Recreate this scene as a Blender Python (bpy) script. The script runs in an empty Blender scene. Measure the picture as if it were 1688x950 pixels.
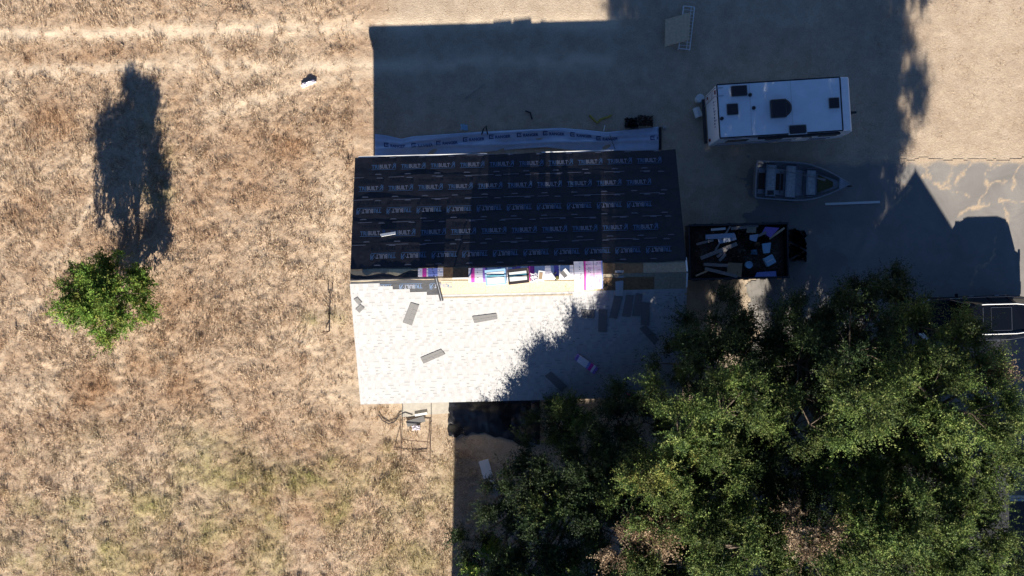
import bpy, math, random
import numpy as np
from mathutils import Vector, Matrix
R = math.radians
random.seed(7); RNG = np.random.default_rng(11)
sc = bpy.context.scene
C = sc.collection

# ------------------------------------------------------------------ camera, sky, sun, exposure
CAM_H, FPX = 41.6, 1550.0
cam_d = bpy.data.cameras.new('camera'); cam = bpy.data.objects.new('camera', cam_d); C.objects.link(cam)
cam.location = (0, 0, CAM_H); cam.rotation_euler = (0, 0, 0)
cam_d.sensor_width = 36.0; cam_d.lens = FPX / 1688 * 36.0; cam_d.clip_end = 2000; cam_d.clip_start = 0.5
sc.camera = cam
SUN_TAN = 0.46; SUN_EL = math.atan(SUN_TAN); SUN_AZ = R(-1.2)
w = bpy.data.worlds.new('World'); sc.world = w; w.use_nodes = True
nt = w.node_tree; bg = nt.nodes['Background']
sky = nt.nodes.new('ShaderNodeTexSky'); sky.sky_type = 'NISHITA'; sky.sun_disc = False
sky.sun_elevation = SUN_EL; sky.sun_rotation = math.pi + SUN_AZ; sky.air_density = 0.62; sky.dust_density = 0.0; sky.ozone_density = 6.0; sky.altitude = 1000
nt.links.new(sky.outputs[0], bg.inputs[0]); bg.inputs[1].default_value = 0.05
sd = bpy.data.lights.new('sun', 'SUN'); sun = bpy.data.objects.new('sun', sd); C.objects.link(sun)
sd.energy = 5.0; sd.angle = R(0.53); sd.color = (1.0, 0.93, 0.82)
sun.rotation_euler = (math.pi/2 - SUN_EL, 0, SUN_AZ); sun.location = (0, -40, 30)
vs = sc.view_settings; vs.view_transform = 'Standard'; vs.look = 'None'; vs.gamma = 1; vs.use_curve_mapping = False
vs.exposure = 1.35

# ------------------------------------------------------------------ helpers
def at(px, py, z=0.0):
    """pixel of the photograph + height above ground -> point in the place (straight-down view)"""
    k = (CAM_H - z) / FPX
    return Vector(((px - 844) * k, (475 - py) * k, z))

def tag(o, label=None, cat=None, group=None, kind=None):
    if label: o['label'] = label
    if cat: o['category'] = cat
    if group: o['group'] = group
    if kind: o['kind'] = kind
    return o

def empty(name, loc=(0, 0, 0), rz=0.0, label=None, cat=None, group=None, parent=None):
    o = bpy.data.objects.new(name, None); C.objects.link(o)
    o.location = loc; o.rotation_euler = (0, 0, rz); o.empty_display_size = 0.2
    if parent: o.parent = parent
    return tag(o, label, cat, group)

class MB:
    def __init__(s): s.v = []; s.f = []; s.m = []
    def face(s, pts, m=0):
        i = len(s.v); s.v += [tuple(p) for p in pts]; s.f.append(tuple(range(i, i + len(pts)))); s.m.append(m)
    def add(s, vs_, fs, m=0):
        i = len(s.v); s.v += [tuple(p) for p in vs_]
        for f in fs: s.f.append(tuple(i + k for k in f)); s.m.append(m)
        return s
    def box(s, c, d, rot=None, m=0):
        x, y, z = d[0]/2, d[1]/2, d[2]/2
        P = [Vector(p) for p in ((-x,-y,-z),(x,-y,-z),(x,y,-z),(-x,y,-z),(-x,-y,z),(x,-y,z),(x,y,z),(-x,y,z))]
        if rot is not None:
            M = rot if isinstance(rot, Matrix) else Matrix.Rotation(rot, 3, 'Z')
            P = [M @ p for p in P]
        c = Vector(c)
        return s.add([p + c for p in P], [(0,3,2,1),(4,5,6,7),(0,1,5,4),(1,2,6,5),(2,3,7,6),(3,0,4,7)], m)
    def slab(s, top, t, m=0):
        """closed prism: top polygon (3-D points, counter-clockwise from above), t thick downwards"""
        n = len(top); top = [Vector(p) for p in top]
        bot = [p - Vector((0, 0, t)) for p in top]
        fs = [tuple(range(n)), tuple(range(2*n - 1, n - 1, -1))]
        fs += [(i, n + i, n + (i + 1) % n, (i + 1) % n) for i in range(n)]
        return s.add(top + bot, fs, m)
    def tube(s, pts, r, n=8, m=0, r1=None, cap=True):
        pts = [Vector(p) for p in pts]; k = len(pts); rings = []
        for i, p in enumerate(pts):
            d = (pts[min(i + 1, k - 1)] - pts[max(i - 1, 0)]).normalized()
            a = d.cross(Vector((0, 0, 1)));
            if a.length < 1e-3: a = d.cross(Vector((0, 1, 0)))
            a.normalize(); b = d.cross(a)
            rr = r if r1 is None else r + (r1 - r) * i / max(1, k - 1)
            rings.append([p + (a * math.cos(2*math.pi*j/n) + b * math.sin(2*math.pi*j/n)) * rr for j in range(n)])
        vv = [q for ring in rings for q in ring]
        fs = [(i*n + j, i*n + (j + 1) % n, (i + 1)*n + (j + 1) % n, (i + 1)*n + j) for i in range(k - 1) for j in range(n)]
        if cap: fs += [tuple(range(n - 1, -1, -1)), tuple((k - 1)*n + j for j in range(n))]
        return s.add(vv, fs, m)
    def lathe(s, prof, c, n=20, m=0, M=None):
        """profile [(radius, height)] spun round the z axis at c"""
        c = Vector(c); vv = []
        for r, h in prof:
            for j in range(n):
                p = Vector((r*math.cos(2*math.pi*j/n), r*math.sin(2*math.pi*j/n), h))
                vv.append((M @ p if M else p) + c)
        k = len(prof)
        fs = [(i*n + j, i*n + (j + 1) % n, (i + 1)*n + (j + 1) % n, (i + 1)*n + j) for i in range(k - 1) for j in range(n)]
        fs += [tuple(range(n - 1, -1, -1)), tuple((k - 1)*n + j for j in range(n))]
        return s.add(vv, fs, m)
    def mesh(s, name):
        me = bpy.data.meshes.new(name); me.from_pydata(s.v, [], s.f); me.update(); return me
    def build(s, name, mats, parent=None, smooth=False, loc=None, bevel=0):
        me = s.mesh(name)
        if not isinstance(mats, (list, tuple)): mats = [mats]
        for q in mats: me.materials.append(q)
        if len(mats) > 1: me.polygons.foreach_set('material_index', s.m)
        if smooth: me.polygons.foreach_set('use_smooth', [True]*len(me.polygons))
        o = bpy.data.objects.new(name, me); C.objects.link(o)
        if parent: o.parent = parent
        if loc is not None: o.location = loc
        if bevel:
            b = o.modifiers.new('bevel', 'BEVEL'); b.width = bevel; b.segments = 2; b.limit_method = 'ANGLE'
        return o

def link(name, me, parent=None, loc=None):
    o = bpy.data.objects.new(name, me); C.objects.link(o)
    if parent: o.parent = parent
    if loc is not None: o.location = loc
    return o

def mat(name, col, rough=0.7, metal=0.0, var=0.0, scale=6.0, bump=0.0, bscale=40.0, spec=0.5, col2=None, trans=None, coat=0.0):
    m = bpy.data.materials.new(name); m.use_nodes = True; t = m.node_tree; b = t.nodes['Principled BSDF']
    b.inputs['Base Color'].default_value = (*col, 1); b.inputs['Roughness'].default_value = rough
    b.inputs['Metallic'].default_value = metal; b.inputs['Specular IOR Level'].default_value = spec
    if coat: b.inputs['Coat Weight'].default_value = coat
    tc = t.nodes.new('ShaderNodeTexCoord')
    if var or col2:
        n = t.nodes.new('ShaderNodeTexNoise'); n.inputs['Scale'].default_value = scale; n.inputs['Detail'].default_value = 6
        n.inputs['Roughness'].default_value = 0.65
        t.links.new(tc.outputs['Object'], n.inputs['Vector'])
        r = t.nodes.new('ShaderNodeValToRGB'); r.color_ramp.elements[0].position = 0.32; r.color_ramp.elements[1].position = 0.68
        c2 = col2 if col2 else tuple(min(1, c*(1 + var)) for c in col)
        c1 = col if col2 else tuple(c*(1 - var) for c in col)
        r.color_ramp.elements[0].color = (*c1, 1); r.color_ramp.elements[1].color = (*c2, 1)
        t.links.new(n.outputs['Fac'], r.inputs['Fac']); t.links.new(r.outputs['Color'], b.inputs['Base Color'])
    if bump:
        n2 = t.nodes.new('ShaderNodeTexNoise'); n2.inputs['Scale'].default_value = bscale; n2.inputs['Detail'].default_value = 4
        t.links.new(tc.outputs['Object'], n2.inputs['Vector'])
        bp = t.nodes.new('ShaderNodeBump'); bp.inputs['Strength'].default_value = bump; bp.inputs['Distance'].default_value = 0.02
        t.links.new(n2.outputs['Fac'], bp.inputs['Height']); t.links.new(bp.outputs['Normal'], b.inputs['Normal'])
    return m

def mat_attr(name, rough=0.9, spec=0.1, translucent=0.0, var=0.0, scale=30, bump=0.0):
    """colour from the mesh's point colours (each leaf, blade or shingle has its own colour)"""
    m = bpy.data.materials.new(name); m.use_nodes = True; t = m.node_tree; b = t.nodes['Principled BSDF']
    b.inputs['Roughness'].default_value = rough; b.inputs['Specular IOR Level'].default_value = spec
    a = t.nodes.new('ShaderNodeAttribute'); a.attribute_name = 'Col'; src = a.outputs['Color']
    tc = t.nodes.new('ShaderNodeTexCoord')
    if var:
        n = t.nodes.new('ShaderNodeTexNoise'); n.inputs['Scale'].default_value = scale; n.inputs['Detail'].default_value = 4
        t.links.new(tc.outputs['Object'], n.inputs['Vector'])
        mr = t.nodes.new('ShaderNodeMapRange'); mr.inputs['From Min'].default_value = 0.3; mr.inputs['From Max'].default_value = 0.7
        mr.inputs['To Min'].default_value = 1 - var; mr.inputs['To Max'].default_value = 1 + var
        t.links.new(n.outputs['Fac'], mr.inputs['Value'])
        vm = t.nodes.new('ShaderNodeVectorMath'); vm.operation = 'SCALE'
        t.links.new(src, vm.inputs[0]); t.links.new(mr.outputs[0], vm.inputs['Scale']); src = vm.outputs[0]
    t.links.new(src, b.inputs['Base Color'])
    if translucent:
        tr = t.nodes.new('ShaderNodeBsdfTranslucent'); mx = t.nodes.new('ShaderNodeMixShader'); mx.inputs[0].default_value = translucent
        t.links.new(src, tr.inputs['Color']); t.links.new(b.outputs[0], mx.inputs[1]); t.links.new(tr.outputs[0], mx.inputs[2])
        t.links.new(mx.outputs[0], t.nodes['Material Output'].inputs['Surface'])
    return m

def np_mesh(name, V, F, col=None, mats=(), smooth=False):
    """fast mesh from numpy: V (n,3), F (m,k) with constant k, col (n,3)"""
    me = bpy.data.meshes.new(name); n, (m, k) = len(V), F.shape
    me.vertices.add(n); me.vertices.foreach_set('co', np.asarray(V, np.float32).ravel())
    me.loops.add(m*k); me.loops.foreach_set('vertex_index', F.astype(np.int32).ravel())
    me.polygons.add(m); me.polygons.foreach_set('loop_start', np.arange(0, m*k, k, dtype=np.int32))
    me.polygons.foreach_set('loop_total', np.full(m, k, np.int32))
    me.polygons.foreach_set('use_smooth', np.full(m, bool(smooth)))
    me.update(calc_edges=True)
    if col is not None:
        a = me.color_attributes.new('Col', 'FLOAT_COLOR', 'POINT')
        c4 = np.ones((n, 4), np.float32); c4[:, :col.shape[1]] = col; a.data.foreach_set('color', c4.ravel())
    for q in mats: me.materials.append(q)
    return me

_T = RNG.random((256, 256))
def vnoise(x, y, f, seed=0):
    x = x*f + seed*17.3; y = y*f + seed*5.7
    xi = np.floor(x).astype(int); yi = np.floor(y).astype(int); fx = x - xi; fy = y - yi
    fx = fx*fx*(3 - 2*fx); fy = fy*fy*(3 - 2*fy); g = lambda a, b: _T[a & 255, b & 255]
    return (g(xi, yi)*(1 - fx) + g(xi + 1, yi)*fx)*(1 - fy) + (g(xi, yi + 1)*(1 - fx) + g(xi + 1, yi + 1)*fx)*fy
def fbm(x, y, f, o=4, seed=0):
    s = 0; a = 0.5; t = 0
    for k in range(o): s = s + a*vnoise(x, y, f*2**k, seed + k); t += a; a *= 0.55
    return s/t
def seg_dist(X, Y, pts):
    d = np.full(np.shape(X), 1e9)
    for (x0, y0), (x1, y1) in zip(pts[:-1], pts[1:]):
        vx, vy = x1 - x0, y1 - y0; L = vx*vx + vy*vy + 1e-9
        t = np.clip(((X - x0)*vx + (Y - y0)*vy)/L, 0, 1)
        d = np.minimum(d, np.hypot(X - x0 - t*vx, Y - y0 - t*vy))
    return d
def pxline(pts): return [tuple(at(a, b)[:2]) for a, b in pts]

# ------------------------------------------------------------------ ground
AS_X0, AS_Y1 = 10.6, 5.72       # west edge and north edge of the old asphalt
def asphalt_in(X, Y):
    e = 0.9*(fbm(X, Y, 1.6, 4, 40) - 0.5)
    return (Y < AS_Y1 + e*0.35 + 0.006*(X - 18)) & (X > AS_X0 + e*2.5 - 0.02*Y)

TRACKS = [(pxline([(-60, 57), (150, 55), (330, 52), (480, 47), (620, 43), (1010, 38)]), 0.36, 1.0),
          (pxline([(-60, 119), (150, 116), (260, 110), (380, 112), (500, 108), (620, 106), (1000, 100)]), 0.34, 0.9),
          (pxline([(345, 190), (420, 165), (480, 145), (560, 128), (620, 118)]), 0.3, 0.7), (pxline([(380, 118), (345, 150), (320, 185), (305, 220)]), 0.3, .4),
          (pxline([(-20, 640), (0, 600), (60, 500), (110, 410), (165, 300)]), 0.16, 0.6),
          (pxline([(-20, 560), (35, 450), (90, 360), (150, 270)]), 0.12, 0.3),
          (pxline([(280, 0), (325, 55), (360, 100), (380, 118)]), 0.18, 0.8),
          (pxline([(500, 560), (530, 640), (600, 690), (680, 700)]), 0.6, 0.45),
          (pxline([(555, 270), (545, 420), (560, 600), (580, 680)]), 0.45, 0.45)]
GREENS = [(415, 800, 1.1, .7), (340, 750, 1.3, .6), (520, 795, .6, 1), (545, 770, .5, .8), (600, 870, .5, .6), (480, 790, .9, .6), (560, 850, .6, .6), (150, 900, 1.2, .4),
          (40, 930, .8, .6), (240, 830, 1.3, .4), (260, 320, .6, .8), (275, 260, .5, .7), (510, 530, .4, .8), (560, 525, .35, .7), (640, 742, .4, .9), (250, 200, .7, .4), (430, 850, 1.0, .5), (100, 870, .9, .4), (330, 880, 1.2, .5)]
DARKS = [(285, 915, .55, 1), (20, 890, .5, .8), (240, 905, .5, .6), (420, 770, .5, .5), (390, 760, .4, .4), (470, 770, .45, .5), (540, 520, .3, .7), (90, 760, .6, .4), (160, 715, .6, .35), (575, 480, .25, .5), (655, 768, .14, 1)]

xs = np.concatenate([[-320, -160, -80, -50, -36], np.arange(-27, 27.01, 0.085), [36, 50, 80, 160, 320]])
ys = np.concatenate([[-320, -160, -80, -50, -30], np.arange(-16, 16.01, 0.085), [30, 50, 80, 160, 320]])
X, Y = np.meshgrid(xs, ys)
field = 1/(1 + np.exp((X + 5.2 - 4.4*np.clip((-5.6 - Y)/1.2, 0, 1) + 0.8*(fbm(X, Y, .4, 2, 3) - .5))*2.2))            # 1 = rough field west of the house
field = np.maximum(field, 0.35*((Y > 5.9) & (X > 13)))
fine = (np.abs(X) < 27.1) & (np.abs(Y) < 16.1)
tr = np.zeros_like(X); wob = 0.35*(fbm(X, Y, .9, 3, 21) - .5)
for pts, wd, s in TRACKS:
    d = seg_dist(X, Y + wob, pts)
    tr = np.maximum(tr, s*np.exp(-(d/wd)**2)*np.clip(-.15 + 1.9*fbm(X, Y, 2.0, 4, 8), 0, 1))
gr = np.zeros_like(X); dk = np.zeros_like(X)
for px, py, r, s in GREENS:
    p = at(px, py); gr = np.maximum(gr, s*np.exp(-(np.hypot(X - p.x, Y - p.y)/r)**2))
gr *= np.clip(2.4*(fbm(X, Y, 1.8, 3, 31) - .22), 0, 1.2)
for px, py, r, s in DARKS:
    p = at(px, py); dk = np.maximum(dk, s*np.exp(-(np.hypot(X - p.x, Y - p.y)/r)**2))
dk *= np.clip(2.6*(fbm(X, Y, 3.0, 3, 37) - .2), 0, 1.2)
gr += 0.55*np.clip((-5.5 - Y)/4, 0, 1)*np.clip(3.4*(fbm(X, Y, .8, 4, 51) - .42), 0, 1)*(X < -2.5)
bare = np.clip(1 - field, 0, 1)*0.75 + 0.5*np.exp(-(seg_dist(X, Y, pxline([(530, 300), (560, 470), (545, 600), (600, 690), (740, 720)]))/0.8)**2)*fbm(X, Y, 1.2, 3, 61)
Z = (0.085*(fbm(X, Y, 1.3, 5, 1) - .5) + 0.075*(fbm(X, Y, 6.5, 2, 5)**2 - .25))*(0.25 + 0.75*field)*(1 - .7*np.clip(tr, 0, 1)) + 0.05*gr + 0.06*dk
Z += 0.18*(fbm(X, Y, .12, 2, 9) - .5)*np.clip((-9 - X)/6, 0, 1)
near_house = np.clip((X + 6.9 - 3.4*np.clip((-6.5 - Y)/1.0, 0, 1))/1.0, 0, 1)
Z = Z*(1 - near_house) + np.minimum(Z*0.35, 0.006)*near_house - 0.008*near_house
inner = asphalt_in(X, Y + .22) & asphalt_in(X - .22, Y)
Z = np.where(inner, -0.05, np.where(asphalt_in(X, Y + .0), np.minimum(Z, -.012), Z)); Z = np.where(fine, Z, 0.0)
Z = np.where(~fine & asphalt_in(X, Y), -0.05, Z)
H_, W_ = X.shape
idx = np.arange(H_*W_).reshape(H_, W_)
F = np.stack([idx[:-1, :-1], idx[:-1, 1:], idx[1:, 1:], idx[1:, :-1]], -1).reshape(-1, 4)
TINTS = [(90, 200, 1.6, .8), (170, 650, 1.8, .9), (300, 640, 1.6, .7), (470, 235, 1.5, .9), (430, 330, 1.2, .5), (330, 330, .9, .6), (240, 600, 1.4, .7), (30, 350, 1.4, .7), (150, 85, 2.0, .7), (60, 85, 1.5, .6), (250, 85, 1.5, .5), (400, 640, 1.3, .5), (500, 600, .9, .4), (270, 20, 1.2, .5), (120, 320, 1.0, .5), (420, 690, 1.2, .5), (480, 740, 1.0, .6), (100, 700, 1.4, .4), (640, 900, 1.0, .4), (250, 935, 1.3, .8)]
def tint_at(x, y):
    v = .55*np.clip(3.2*(fbm(x, y, .22, 4, 111) - .44), 0, 1)
    for px, py, r, k_ in TINTS:
        p = at(px, py); v = np.maximum(v, k_*np.exp(-(np.hypot(x - p.x, (y - p.y)*1.3)/r)**2))
    return v*np.clip(-.35 + 2.6*fbm(x, y, 1.6, 5, 117), 0, 1.2)
def fld(x): return np.clip((-4.5 - x)/1.5, 0, 1)
ti = tint_at(X, Y)*np.maximum(fld(X), .8*((Y < -6) & (X < 0)))
tr, gr, dk, ti = (q*fine for q in (tr, gr, dk, ti)); bare = np.where(fine, bare, .3)
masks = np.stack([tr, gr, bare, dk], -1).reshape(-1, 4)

gm = bpy.data.materials.new('dry_field'); gm.use_nodes = True; t = gm.node_tree; b = t.nodes['Principled BSDF']
b.inputs['Roughness'].default_value = 1; b.inputs['Specular IOR Level'].default_value = 0.05
tc = t.nodes.new('ShaderNodeTexCoord'); at_n = t.nodes.new('ShaderNodeAttribute'); at_n.attribute_name = 'Col'
sep = t.nodes.new('ShaderNodeSeparateColor'); t.links.new(at_n.outputs['Color'], sep.inputs[0])
def noise(sc_, det=6, ro=.6, dist=0.0, vec=None):
    n = t.nodes.new('ShaderNodeTexNoise'); n.inputs['Scale'].default_value = sc_; n.inputs['Detail'].default_value = det
    n.inputs['Roughness'].default_value = ro; n.inputs['Distortion'].default_value = dist
    t.links.new(vec or tc.outputs['Object'], n.inputs['Vector']); return n.outputs['Fac']
def ramp(fac, stops):
    r = t.nodes.new('ShaderNodeValToRGB'); e = r.color_ramp.elements
    while len(e) < len(stops): e.new(0.5)
    for q, (p, c) in zip(e, stops): q.position = p; q.color = (*c, 1)
    t.links.new(fac, r.inputs['Fac']); return r.outputs['Color']
def mix(fac, a, b_, mode='MIX'):
    m = t.nodes.new('ShaderNodeMix'); m.data_type = 'RGBA'; m.blend_type = mode
    if isinstance(fac, float): m.inputs[0].default_value = fac
    else: t.links.new(fac, m.inputs[0])
    for s_, i in ((a, 6), (b_, 7)):
        if isinstance(s_, tuple): m.inputs[i].default_value = (*s_, 1)
        else: t.links.new(s_, m.inputs[i])
    return m.outputs[2]
def math_(op, a, b_=None):
    m = t.nodes.new('ShaderNodeMath'); m.operation = op
    for s_, i in ((a, 0), (b_, 1)):
        if s_ is None: continue
        if isinstance(s_, (int, float)): m.inputs[i].default_value = s_
        else: t.links.new(s_, m.inputs[i])
    return m.outputs[0]
base = ramp(noise(.55, 5, .6, .6), [(.28, (.33, .23, .155)), (.44, (.42, .305, .215)), (.56, (.505, .385, .275)), (.72, (.57, .455, .335))])
mid = ramp(noise(4.2, 6, .7, .4), [(.30, (.22, .145, .095)), (.46, (.45, .335, .235)), (.70, (.64, .52, .38))])
colr = mix(0.42, base, mid)
fine_n = ramp(noise(13, 7, .85), [(.32, (.36, .34, .32)), (.5, (.95, .95, .95)), (.66, (1.32, 1.30, 1.27))])
colr = mix(0.8, colr, fine_n, 'MULTIPLY')
dirt = mix(0.7, ramp(noise(1.3, 6, .7), [(.3, (.36, .285, .21)), (.55, (.50, .41, .31)), (.75, (.60, .50, .39))]), ramp(noise(22, 4, .7), [(.3, (.55,)*3), (.6, (1.1,)*3)]), 'MULTIPLY')
tn = t.nodes.new('ShaderNodeAttribute'); tn.attribute_name = 'tint'
colr = mix(tn.outputs['Fac'], colr, mix(1.0, colr, (.70, .58, .49), 'MULTIPLY'))
colr = mix(sep.outputs[2], colr, dirt)
colr = mix(math_('MULTIPLY', sep.outputs[0], 0.95), colr, mix(.5, (.70, .56, .41), ramp(noise(12, 4, .7), [(.3, (.52, .39, .27)), (.7, (.78, .66, .49))])))
colr = mix(math_('MULTIPLY', sep.outputs[1], 0.75), colr, ramp(noise(9, 5, .7), [(.3, (.10, .105, .03)), (.5, (.24, .22, .075)), (.72, (.40, .37, .13))]))
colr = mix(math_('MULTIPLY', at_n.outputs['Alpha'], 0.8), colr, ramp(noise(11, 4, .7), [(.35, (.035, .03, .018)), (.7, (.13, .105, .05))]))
t.links.new(colr, b.inputs['Base Color'])
bp = t.nodes.new('ShaderNodeBump'); bp.inputs['Strength'].default_value = .55; bp.inputs['Distance'].default_value = .05
t.links.new(noise(14, 6, .7, .5), bp.inputs['Height']); t.links.new(bp.outputs['Normal'], b.inputs['Normal'])
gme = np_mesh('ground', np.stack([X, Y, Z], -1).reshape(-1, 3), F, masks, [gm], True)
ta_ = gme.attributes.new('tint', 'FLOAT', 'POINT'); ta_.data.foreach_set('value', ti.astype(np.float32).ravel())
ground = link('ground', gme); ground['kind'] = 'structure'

# dry grass blades
def ground_z(x, y):
    i = np.clip(np.searchsorted(xs, x) - 1, 0, W_ - 1); j = np.clip(np.searchsorted(ys, y) - 1, 0, H_ - 1); return Z[j, i], gr[j, i], dk[j, i], tr[j, i], field[j, i]
def blades(name, n, x0, x1, y0, y1, lab, keep, hgt=.135):
    x = RNG.uniform(x0, x1, n); y = RNG.uniform(y0, y1, n)
    z, g_, d_, t_, f_ = ground_z(x, y)
    k = keep(x, y, t_, f_, g_) & ~asphalt_in(x, y) & (RNG.random(n) > 1.1*t_)
    x, y, z, g_, d_, f_ = (q[k] for q in (x, y, z, g_, d_, f_)); n = len(x); B = 5
    x = np.repeat(x, B) + RNG.normal(0, .035, n*B); y = np.repeat(y, B) + RNG.normal(0, .035, n*B); z = np.repeat(z, B) - .01
    g_ = np.repeat(g_, B); d_ = np.repeat(d_, B); f_ = np.repeat(f_, B)
    big = fbm(x, y, .6, 2, 77)
    h = hgt*(.45 + .9*big)*RNG.uniform(.5, 1.3, n*B)*(.45 + .55*f_); a = RNG.uniform(0, 2*np.pi, n*B); ln = h*RNG.uniform(.5, 1.6, n*B)
    tuft = fbm(x, y, 2.4, 3, 131); h = h*np.clip(2.6*(tuft - .25), .35, 1.6); ln = ln*np.clip(2.6*(tuft - .25), .35, 1.6); flow = 2*np.pi*vnoise(x, y, .35, 91); lx = np.cos(a)*.8 + np.cos(flow)*.3; ly = np.sin(a)*.8 + np.sin(flow)*.3
    wd = RNG.uniform(.006, .013, n*B); V = np.empty((n*B, 3, 3))
    V[:, 0] = np.stack([x - np.sin(a)*wd, y + np.cos(a)*wd, z], -1); V[:, 1] = np.stack([x + np.sin(a)*wd, y - np.cos(a)*wd, z], -1)
    V[:, 2] = np.stack([x + lx*ln, y + ly*ln, z + h], -1)
    pal = np.array([(.66, .53, .38), (.55, .42, .29), (.42, .30, .20), (.74, .62, .46), (.28, .195, .13)])
    c = pal[RNG.integers(0, 5, n*B)]*RNG.uniform(.8, 1.1, (n*B, 1))
    c = c*(1 - np.clip(tint_at(x, y)*np.maximum(fld(x), .8*((y < -6) & (x < 0))), 0, 1)[:, None]*np.array((.30, .44, .54)))
    c = c*(1 - .7*np.clip(g_, 0, 1)[:, None]) + np.array((.28, .30, .085))*(.7*np.clip(g_, 0, 1))[:, None]
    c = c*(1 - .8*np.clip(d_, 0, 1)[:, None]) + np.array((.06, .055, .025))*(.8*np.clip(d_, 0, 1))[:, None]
    me = np_mesh(name, V.reshape(-1, 3), np.arange(n*B*3).reshape(-1, 3), np.repeat(c, 3, 0), [M_blade])
    o = link(name, me); tag(o, lab, 'grass', kind='stuff'); return o
M_blade = mat_attr('grass_blade', .9, .05, .25)
blades('dry_grass', 85000, -24, .5, -13.5, 13.5, 'dry tan grass covering the open field west of the house', lambda x, y, t_, f_, g_: (RNG.random(len(x)) < f_) & ~((x > -7) & (y > -5.2)))
blades('yard_grass', 16000, -7, 24, 5.2, 13.5, 'short sparse dry grass in the yard behind the house', lambda x, y, t_, f_, g_: (RNG.random(len(x)) < .8) & ~((y < 7.2) & (x < 7.0)) & ~((x > 7.5) & (x < 15.5) & (y > 5.8) & (y < 9.6)), .07)
blades('side_grass', 5000, -6, 3, -13.5, -5.2, 'sparse dry grass south of the house by the tarp', lambda x, y, t_, f_, g_: (RNG.random(len(x)) < .7) & ~((y > -7.3) & (x > -3)), .10)

# asphalt drive with grass-filled cracks
CR = [[(1522, 262), (1527, 290), (1545, 305)], [(1560, 262), (1566, 285), (1563, 300), (1545, 305), (1575, 312), (1597, 323)], [(1575, 300), (1590, 285), (1598, 270)],
      [(1648, 258), (1628, 282), (1630, 305), (1658, 298)], [(1660, 258), (1650, 272), (1630, 285)], [(1583, 352), (1605, 340), (1640, 335), (1690, 331)],
      [(1630, 305), (1620, 325), (1615, 340)], [(1655, 335), (1660, 345), (1655, 372)], [(1668, 290), (1670, 312)], [(1645, 392), (1637, 425), (1610, 445), (1600, 470)],
      [(1470, 270), (1480, 300), (1500, 310), (1470, 345)], [(1690, 262), (1680, 268), (1672, 288)], [(1500, 262), (1540, 264), (1600, 262), (1690, 262)], [(1525, 270), (1533, 296)], [(1533, 268), (1520, 292)]]
ax = np.concatenate([np.arange(9.6, 24.6, .06), [26, 30, 45, 80]]); ay = np.concatenate([[-60, -40, -25, -16], np.arange(-12, 6.4, .07)])
AX, AY = np.meshgrid(ax, ay); cr = np.zeros_like(AX)
wx = .5*(fbm(AX, AY, 2.6, 4, 71) - .5); wy = .5*(fbm(AX, AY, 2.6, 4, 75) - .5)
for c_ in CR:
    d = seg_dist(AX + wx, AY + wy, pxline(c_)); wd = .008 + .20*fbm(AX, AY, 1.8, 3, 81)**2.4
    cr = np.maximum(cr, np.clip(1.25 - d/wd, 0, 1)*np.clip(2.6*fbm(AX, AY, 7.0, 3, 87) - .55, .0, 1))
cr = np.maximum(cr, np.clip((AY - AS_Y1 - .006*(AX - 18) + .55*fbm(AX, AY, 1.8, 4, 43))*5, 0, 1)*.9)
inn = asphalt_in(AX, AY)
AZ = 0.004 + 0.012*(fbm(AX, AY, .5, 2, 85) - .5)
h2, w2 = AX.shape; ii = np.arange(h2*w2).reshape(h2, w2)
FA = np.stack([ii[:-1, :-1], ii[:-1, 1:], ii[1:, 1:], ii[1:, :-1]], -1).reshape(-1, 4)
FA = FA[inn.ravel()[FA].all(1)]
am = bpy.data.materials.new('old_asphalt'); am.use_nodes = True; t = am.node_tree; b = t.nodes['Principled BSDF']; b.inputs['Roughness'].default_value = .85
tc = t.nodes.new('ShaderNodeTexCoord'); at_n = t.nodes.new('ShaderNodeAttribute'); at_n.attribute_name = 'Col'
sep = t.nodes.new('ShaderNodeSeparateColor'); t.links.new(at_n.outputs['Color'], sep.inputs[0])
ac = mix(.8, ramp(noise(.8, 5, .65, .5), [(.3, (.20, .185, .17)), (.55, (.25, .232, .212)), (.75, (.30, .275, .245))]), ramp(noise(60, 3, .7), [(.3, (.7,)*3), (.7, (1.15,)*3)]), 'MULTIPLY')
ac = mix(sep.outputs[0], ac, ramp(noise(16, 4, .7), [(.3, (.34, .24, .155)), (.55, (.50, .38, .26)), (.75, (.62, .50, .36))]))
t.links.new(ac, b.inputs['Base Color'])
bp = t.nodes.new('ShaderNodeBump'); bp.inputs['Strength'].default_value = .3; bp.inputs['Distance'].default_value = .01
t.links.new(noise(70, 3, .7), bp.inputs['Height']); t.links.new(bp.outputs['Normal'], b.inputs['Normal'])
drive = link('driveway', np_mesh('driveway', np.stack([AX, AY, AZ], -1).reshape(-1, 3), FA, np.repeat(cr.reshape(-1, 1), 3, 1), [am], True)); drive['kind'] = 'structure'

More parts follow.
